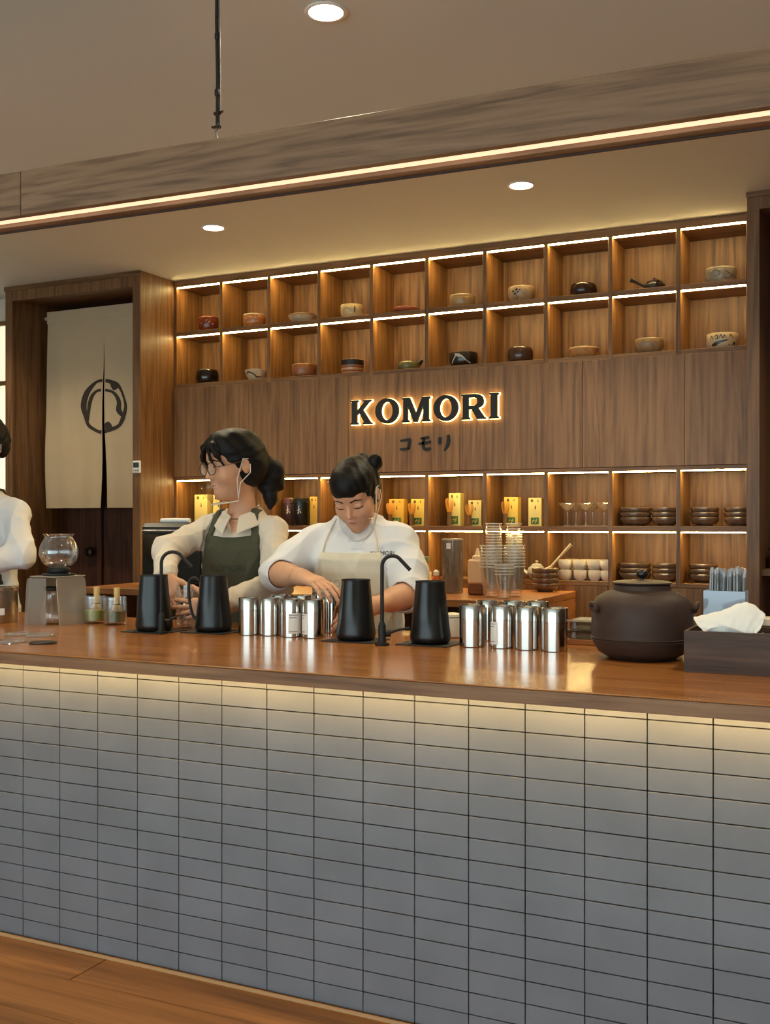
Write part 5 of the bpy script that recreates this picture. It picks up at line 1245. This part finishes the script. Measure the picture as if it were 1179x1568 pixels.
# apron
def tuck(S, T, zt, wtop, wbot, zlow=.80, straps=True):
    # lay the shirt flat beneath the apron so that cloth does not pass through cloth
    X = S.ax[0][:, None, None]; Y = S.ax[1][None, :, None]; Z = S.ax[2][None, None, :]
    hw = np.interp(Z, [zlow, .98, zt], [wbot, (wtop+wbot)/2, wtop])+.012
    m = (np.abs(X) < hw) & (Z < zt+.012) & (Y < .02) & (T.d < .020)
    if straps:
        for sx in (1, -1):
            xc = np.interp(Z, [zt-.03, 1.30], [sx*wtop*.90, sx*wtop*.66]); m |= (np.abs(X-xc) < .018) & (Z > zt-.04) & (T.d < .020) & (Y < .07)
    S.d = np.where(m, np.maximum(S.d, T.d+.0015), S.d).astype(np.float32)
def apron(P, SHF, mat, zt, wtop, wbot, dip, straps, th=.006, zlow=.80):
    A = SHF.like(); X = A.ax[0][:, None, None]; Y = A.ax[1][None, :, None]; Z = A.ax[2][None, None, :]
    shell = np.maximum(A.d-th, -(A.d+.004))
    hw = np.interp(Z, [zlow, .98, zt], [wbot, (wtop+wbot)/2, wtop])
    top = zt-dip*np.cos(np.clip(X/wtop, -1, 1)*math.pi/2)
    reg = np.maximum(np.maximum(np.abs(X)-hw, Z-top), Y-.02)
    A.d = np.maximum(shell, reg).astype(np.float32)
    b = P.part('apron', A.mesh('apron', mat))
    F = SHF.like(); F.d = (F.d-th)
    if straps:
        for sx in (1, -1):
            C_ = SHF.like(); xc = np.interp(Z, [zt-.03, 1.30], [sx*wtop*.90, sx*wtop*.66])
            C_.d = np.maximum(np.maximum(C_.d-th-.001, -(C_.d+.003)), np.maximum(np.abs(X-xc)-.0135, np.maximum(zt-.035-Z, Y-.055))).astype(np.float32)
            P.part('apron_strap', C_.mesh('apron_strap', mat))
    return F
T_only = Field((-.34, -.45, .78), (.32, .20, 1.33), .0042); T_only.loft(T_rows, .02, .0075)
T_only.chain([(-.05, .005, 1.230), shR+np.array((0.01, 0, 0))], [.048, .058], .03).chain([(.05, .005, 1.230), shL+np.array((-.01, 0, 0))], [.048, .058], .03)
T_only.wrinkle(.0030, 11)
tuck(S1, T_only, 1.185, .108, .150)
P1.part('shirt', S1.mesh('shirt', M_SHIRT))
F1 = apron(P1, T_only, M_OLIVE, 1.185, .108, .150, .012, True)
print_on(P1, F1, 'KOMORI', .036, .0, 1.055, pbr('olive_print', (52, 52, 38), .8), 'apron_print')
# belt
bl = Field((-.2, -.2, .9), (.2, .2, 1.0), .005); bl.loft([(.925, 0, -.003, .158, .118), (.985, 0, -.006, .155, .116)], 0); P1.part('apron_belt', bl.mesh('apron_belt', M_BLACKR))
# hair
H = Field((-.13, -.14, -.20), (.13, .23, .16), .003)
H.ell((0, .018, .040), (.083, .101, .090), None, .01).ell((0, .045, -.010), (.079, .078, .080), None, .03).ell((0, -.028, .068), (.066, .070, .058), None, .02)
H.ell((0, -.098, -.012), (.064, .068, .094), None, .012, 's').ell((0, -.02, -.135), (.10, .10, .07), None, .02, 's')
for sx in (1, -1):
    H.ell((sx*.088, .000, -.020), (.024, .024, .040), None, .008, 's').ell((sx*.075, -.052, -.050), (.03, .036, .055), None, .01, 's')
    H.chain([(sx*.004, -.064, .100), (sx*.036, -.088, .078), (sx*.058, -.087, .044), (sx*.068, -.070, .008)], [.010, .009, .007, .004], .014)
    H.chain([(sx*.003, -.070, .098), (sx*.018, -.098, .070), (sx*.036, -.102, .034), (sx*.050, -.094, .004)], [.007, .0055, .004, .002], .008)
H.ell((0, .115, -.020), (.046, .042, .046), None, .02).ell((.012, .140, -.045), (.044, .040, .050), None, .012).ell((-.012, .118, -.075), (.040, .036, .045), None, .012).ell((.004, .150, -.078), (.030, .028, .036), None, .01)
H.chain([(0, .120, -.080), (.006, .118, -.135), (.010, .108, -.165)], [.032, .024, .010], .012).chain([(.01, .150, -.06), (.018, .160, -.10)], [.026, .010], .012)
H.wrinkle(.0016, 5, 6, (90, 200), False)
P1.part('hair', H.mesh('hair', M_HAIR), HM1)
# glasses
gm = MB()
for sx in (1, -1): gm.tube([(sx*(.034+.024*math.cos(k*math.pi/12)), -.106+.010*abs(math.cos(k*math.pi/12))*(1 if sx*math.cos(k*math.pi/12) > 0 else 0), .001+.021*math.sin(k*math.pi/12)) for k in range(24)], .0015, 6, closed=True)
gm.tube([(-.011, -.107, .005), (0, -.111, .008), (.011, -.107, .005)], .0014, 6)
gl_ = P1.part('glasses', gm.mesh('glasses', pbr('glasses_frame', (30, 27, 26), .3), 60), HM1)
for sx in (1, -1):
    P1.part('glasses_temple', MB().tube([(sx*.057, -.097, .006), (sx*.074, -.060, .008), (sx*.080, -.004, .012), (sx*.079, .014, .002)], .0013, 6).mesh('glasses_temple', pbr('glasses_wire', (150, 140, 124), .3, 1.0), 60), HM1)
    P1.part('glasses_lens', MB().lathe([(0, 0), (.0225, .0005), (.0225, .001), (0, .0015)], 24, Matrix.Translation((sx*.034, -.1045, .001)) @ Matrix.Rotation(math.pi/2, 4, 'X')).mesh('glasses_lens', clear('lens', base_f=.06), 60), HM1)
P1.part('necklace', MB().tube([tuple(neck+np.array((.052*math.sin(a), -.057*math.cos(a)-.012*(1+math.cos(a)), -.030*(.5+.5*math.cos(a))-.002))) for a in [math.pi*2*k/28 for k in range(28)]], .0014, 6, closed=True).mesh('necklace', pbr('dark_cord', (60, 40, 30), .5), 60))
legs(P1)
# the tall glass in the hands
T = thing('tall_glass', 'tall clear glass tumbler held by the worker with glasses', 'glass', GL)
MB().lathe([(.028, 0), (.030, .003), (.033, .150), (.0315, .150), (.0285, .008), (0, .007)], 32).obj('glass_wall', M_GLASS, T, smooth=40)
MB().lathe([(.0335, .080), (.0345, .082), (.0345, .088), (.0335, .090)], 32, cap0=False, cap1=False).obj('steel_band', M_STEEL, T, smooth=40)

# ------------------------------------------------------------------ worker in white
P2 = Person(548, 3.47, 'worker in a white T-shirt and cream apron bending over the steel canisters')
shR, shL = np.array((-.155, 0, 1.160)), np.array((.155, 0, 1.160))
elR, wrR = P2.L(424, 878, 3.30), P2.L(462, 884, 3.13)
elL, wrL = P2.L(632, 908, 3.42), P2.L(572, 928, 3.19)
neck = np.array((.006, -.006, 1.245)); hc = P2.L(545, 757, 3.38); hs = 1.04
Rh = rot_head(P2.D(-.26, .80, -.56), .06)
T_rows = [(.80, 0, .01, .165, .118), (.95, 0, .0, .158, .112), (1.05, 0, -.010, .162, .118), (1.10, 0, -.012, .166, .116), (1.15, 0, -.006, .156, .102), (1.20, .0, -.002, .115, .080), (1.240, .004, -.004, .074, .060)]
B = Field((-.36, -.52, .84), (.34, .18, 1.54), .0034)
B.loft(T_rows, .02, -.012)
B.chain([shR*.75+np.array((0, 0, .29)), shR, elR, wrR], [.042, .046, .042, .028], .03); B.cone(elR+(wrR-elR)*.2, elR+(wrR-elR)*.55, .043, .038, .02)
B.chain([shL*.75+np.array((0, 0, .29)), shL, elL, wrL], [.042, .046, .042, .028], .03); B.cone(elL+(wrL-elL)*.2, elL+(wrL-elL)*.55, .044, .039, .02)
T2 = add_head(B, hc, Rh, hs)
B.chain([neck+np.array((0, .004, -.05)), neck, T2((0, .030, -.050))], [.062, .048, .046], .03)
add_hand(B, wrR, P2.D(.66, .60, -.16), P2.D(.15, .35, .92), P2.D(.7, -.5, 0), [(.22, .32, .3), (.28, .36, .3), (.32, .40, .3), (.36, .42, .3)], 1.0, (.7, .3), .10, .026)
add_hand(B, wrL, P2.D(-.85, .45, -.2), P2.D(.2, .6, .75), P2.D(0, .9, .2), [(.3, .4, .4), (.35, .45, .4), (.4, .5, .4), (.45, .5, .4)], 1.0, (.6, .3), .14, .026)
P2.part('body', B.mesh('body', M_SKIN))
HM2 = head_matrix(hc, Rh, hs)
face_parts(P2, HM2, True); visor(P2, HM2)
S1 = Field((-.40, -.40, .78), (.38, .22, 1.30), .0042)
S1.loft(T_rows, .02, .010)
S1.chain([(-.05, .0, 1.208), shR, shR+(elR-shR)*.55, elR+(wrR-elR)*.06], [.044, .060, .068, .068], .03)
S1.chain([(.05, .0, 1.208), shL, shL+(elL-shL)*.55, elL+(wrL-elL)*.10], [.044, .060, .070, .070], .03)
S1.cone(neck+np.array((0, .0, -.04)), neck+np.array((0, 0, -.004)), .076, .066, .02)
S1.wrinkle(.0046, 8, 5, (15, 40))
TEE = S1.like()
S1.cone(neck+np.array((0, -.010, -.018)), neck+np.array((0, -.016, .08)), .060, .076, .004, 's')
for (e, w) in ((elR, wrR), (elL, wrL)):                     # open sleeve ends
    a_ = (w-e)/np.linalg.norm(w-e); S1.cone(e+a_*.045, e+a_*.13, .050, .056, .004, 's')
P2.part('neckband', MB().tube([tuple(neck+np.array((.066*math.sin(a), -.062*math.cos(a)-.010, -.012-.018*math.cos(a)))) for a in [math.pi*2*k/32 for k in range(32)]], .0055, 8, closed=True).mesh('neckband', M_TEE, 60))
T_only = Field((-.40, -.40, .78), (.38, .22, 1.30), .0042); T_only.loft(T_rows, .02, .0125).wrinkle(.0030, 17)
tuck(S1, T_only, 1.125, .112, .160, straps=False)
P2.part('t_shirt', S1.mesh('t_shirt', M_TEE))
F2 = apron(P2, T_only, M_CREAMA, 1.125, .112, .160, .004, False)
print_on(P2, F2, 'KOMORI', .040, -.005, 1.012, pbr('cream_print', (196, 182, 156), .8), 'apron_print')
tf = TEE; print_on(P2, tf, 'KOMORI', .021, .118, 1.120, M_INK, 'shirt_print', .0015)
for sx in (1, -1):
    pts = [(sx*.100, front_y(tf, sx*.100, 1.12)-.005, 1.122), (sx*.095, front_y(tf, sx*.095, 1.165)-.004, 1.165), (sx*.082, front_y(tf, sx*.082, 1.21)-.004, 1.21), (sx*.070, -.030, 1.245), (sx*.056, .030, 1.262), (sx*.03, .060, 1.262)]
    P2.part('apron_strap', MB().tube(smooth_pts([tuple(float(c_) for c_ in q) for q in pts], 4), .0036, 6).mesh('apron_strap', M_CREAMA, 60))
H = Field((-.13, -.14, -.16), (.15, .20, .20), .003)
H.ell((0, .018, .038), (.081, .098, .089), None, .01).ell((0, .050, -.010), (.074, .070, .078), None, .03).ell((0, -.030, .062), (.064, .071, .062), None, .02)
H.ell((0, -.104, -.048), (.072, .066, .092), None, .012, 's').ell((0, -.01, -.135), (.11, .11, .075), None, .02, 's')
for sx in (1, -1): H.ell((sx*.088, .004, -.020), (.024, .022, .038), None, .008, 's').ell((sx*.078, -.050, -.050), (.03, .040, .060), None, .01, 's')
ri = Rh.T @ P2.D(.066, .0, .112)/hs; rj = Rh.T @ P2.D(.020, -.04, .128)/hs
H.ell(ri, (.024, .020, .030), None, .01).ell(ri+np.array((.012, 0, .012)), (.016, .014, .020), None, .006).ell(rj, (.022, .018, .016), None, .008).cone(ri, ri*.75, .018, .030, .02).cone(rj, rj*.75, .018, .03, .02)
H.wrinkle(.0013, 9, 6, (90, 200), False)
P2.part('hair', H.mesh('hair', M_HAIR), HM2)
P2.part('hair_clip', MB().tube([(-.066, -.052, .082), (-.074, -.036, .076), (-.0815, -.014, .066)], .0022, 6).mesh('hair_clip', M_STEEL2, 60), HM2)
hr = wrR+P2.D(.62, .42, -.56)*.0
legs(P2)

# ------------------------------------------------------------------ worker at the picture's edge
P3 = Person(-26, 3.58, 'worker in a white shirt and dark apron with folded arms by the steel container')
shR, shL = np.array((-.165, 0, 1.270)), np.array((.165, 0, 1.270))
elL, wrL = P3.L(33, 850, 3.50), P3.L(-45, 868, 3.33)
elR, wrR = P3.L(-105, 875, 3.50), P3.L(-100, 925, 3.40)
neck = np.array((.0, .0, 1.375)); hc = P3.L(-26, 682, 3.54); hs = 1.06
Rh = rot_head(P3.D(-.45, .85, -.15))
T_rows = [(.80, 0, .0, .170, .120), (.98, 0, .0, .160, .112), (1.12, 0, -.01, .172, .118), (1.22, 0, -.008, .172, .112), (1.28, 0, .0, .155, .095), (1.335, .0, .004, .130, .075), (1.362, .0, .004, .075, .060)]
B = Field((-.36, -.48, .84), (.34, .18, 1.72), .005)
B.loft(T_rows, .02, -.010)
for a, b, c in ((shR, elR, wrR), (shL, elL, wrL)): B.chain([a*.75+np.array((0, 0, .325)), a, b, c], [.05, .05, .040, .027], .03)
T3 = add_head(B, hc, Rh, hs); B.chain([neck+np.array((0, .004, -.05)), neck, T3((0, .022, -.045))], [.064, .054, .052], .03)
add_hand(B, wrL, P3.D(-.9, .2, .15), P3.D(.1, .95, .1), P3.D(0, 0, 1), [(.3, .4, .3)]*4, 1.0)
add_hand(B, wrR, P3.D(.3, .5, -.8), P3.D(.1, .95, .1), P3.D(0, 0, 1), [(.3, .4, .3)]*4, 1.0)
P3.part('body', B.mesh('body', M_SKIN))
HM3 = head_matrix(hc, Rh, hs); face_parts(P3, HM3, False); visor(P3, HM3)
S1 = Field((-.40, -.42, .78), (.36, .22, 1.43), .0045)
S1.loft(T_rows, .02, .008)
for a, b, c in ((shR, elR, wrR), (shL, elL, wrL)): S1.chain([(np.sign(a[0])*.05, .0, 1.325), a, b, b+(c-b)*.85], [.048, .060, .058, .046], .03)
S1.cone(neck+np.array((0, .0, -.03)), neck, .068, .062, .02).wrinkle(.0042, 21, 5, (16, 42))
S1.cone(neck+np.array((0, -.02, .03)), neck+np.array((0, -.12, -.07)), .056, .008, .004, 's').cone(neck+np.array((0, 0, -.01)), neck+np.array((0, 0, .08)), .056, .060, .004, 's')
P3.part('collar', collar(1)); P3.part('collar', collar(-1))
T_only = Field((-.40, -.42, .78), (.36, .22, 1.43), .0045); T_only.loft(T_rows, .02, .012)
T_only.chain([(-.05, .0, 1.325), shR], [.052, .064], .03).chain([(.05, .0, 1.325), shL], [.052, .064], .03)
tuck(S1, T_only, 1.22, .11, .175)
P3.part('shirt', S1.mesh('shirt', M_TEE))
apron(P3, T_only, pbr('dark_apron', (44, 42, 34), .85), 1.22, .11, .175, .01, True, zlow=.80)
P3.part('bow_tie', MB().prism([(-.035, .018), (0, .006), (.035, .018), (.035, -.018), (0, -.006), (-.035, -.018)], -.008, .004, Matrix.Translation(tuple(neck+np.array((.02, -.085, -.02))))).mesh('bow_tie', pbr('dark_apron', (44, 42, 34), .85)))
H = Field((-.13, -.14, -.16), (.13, .18, .16), .005)
H.ell((0, .016, .042), (.084, .102, .090), None, .01).ell((0, .045, .0), (.080, .076, .080), None, .03)
H.ell((0, -.100, -.030), (.066, .068, .086), None, .012, 's').ell((0, -.01, -.130), (.11, .13, .085), None, .02, 's')
for sx in (1, -1): H.ell((sx*.086, -.006, -.028), (.026, .030, .036), None, .008, 's')
H.wrinkle(.0016, 4, 6, (90, 200), False)
P3.part('hair', H.mesh('hair', M_HAIR), HM3)
legs(P3)
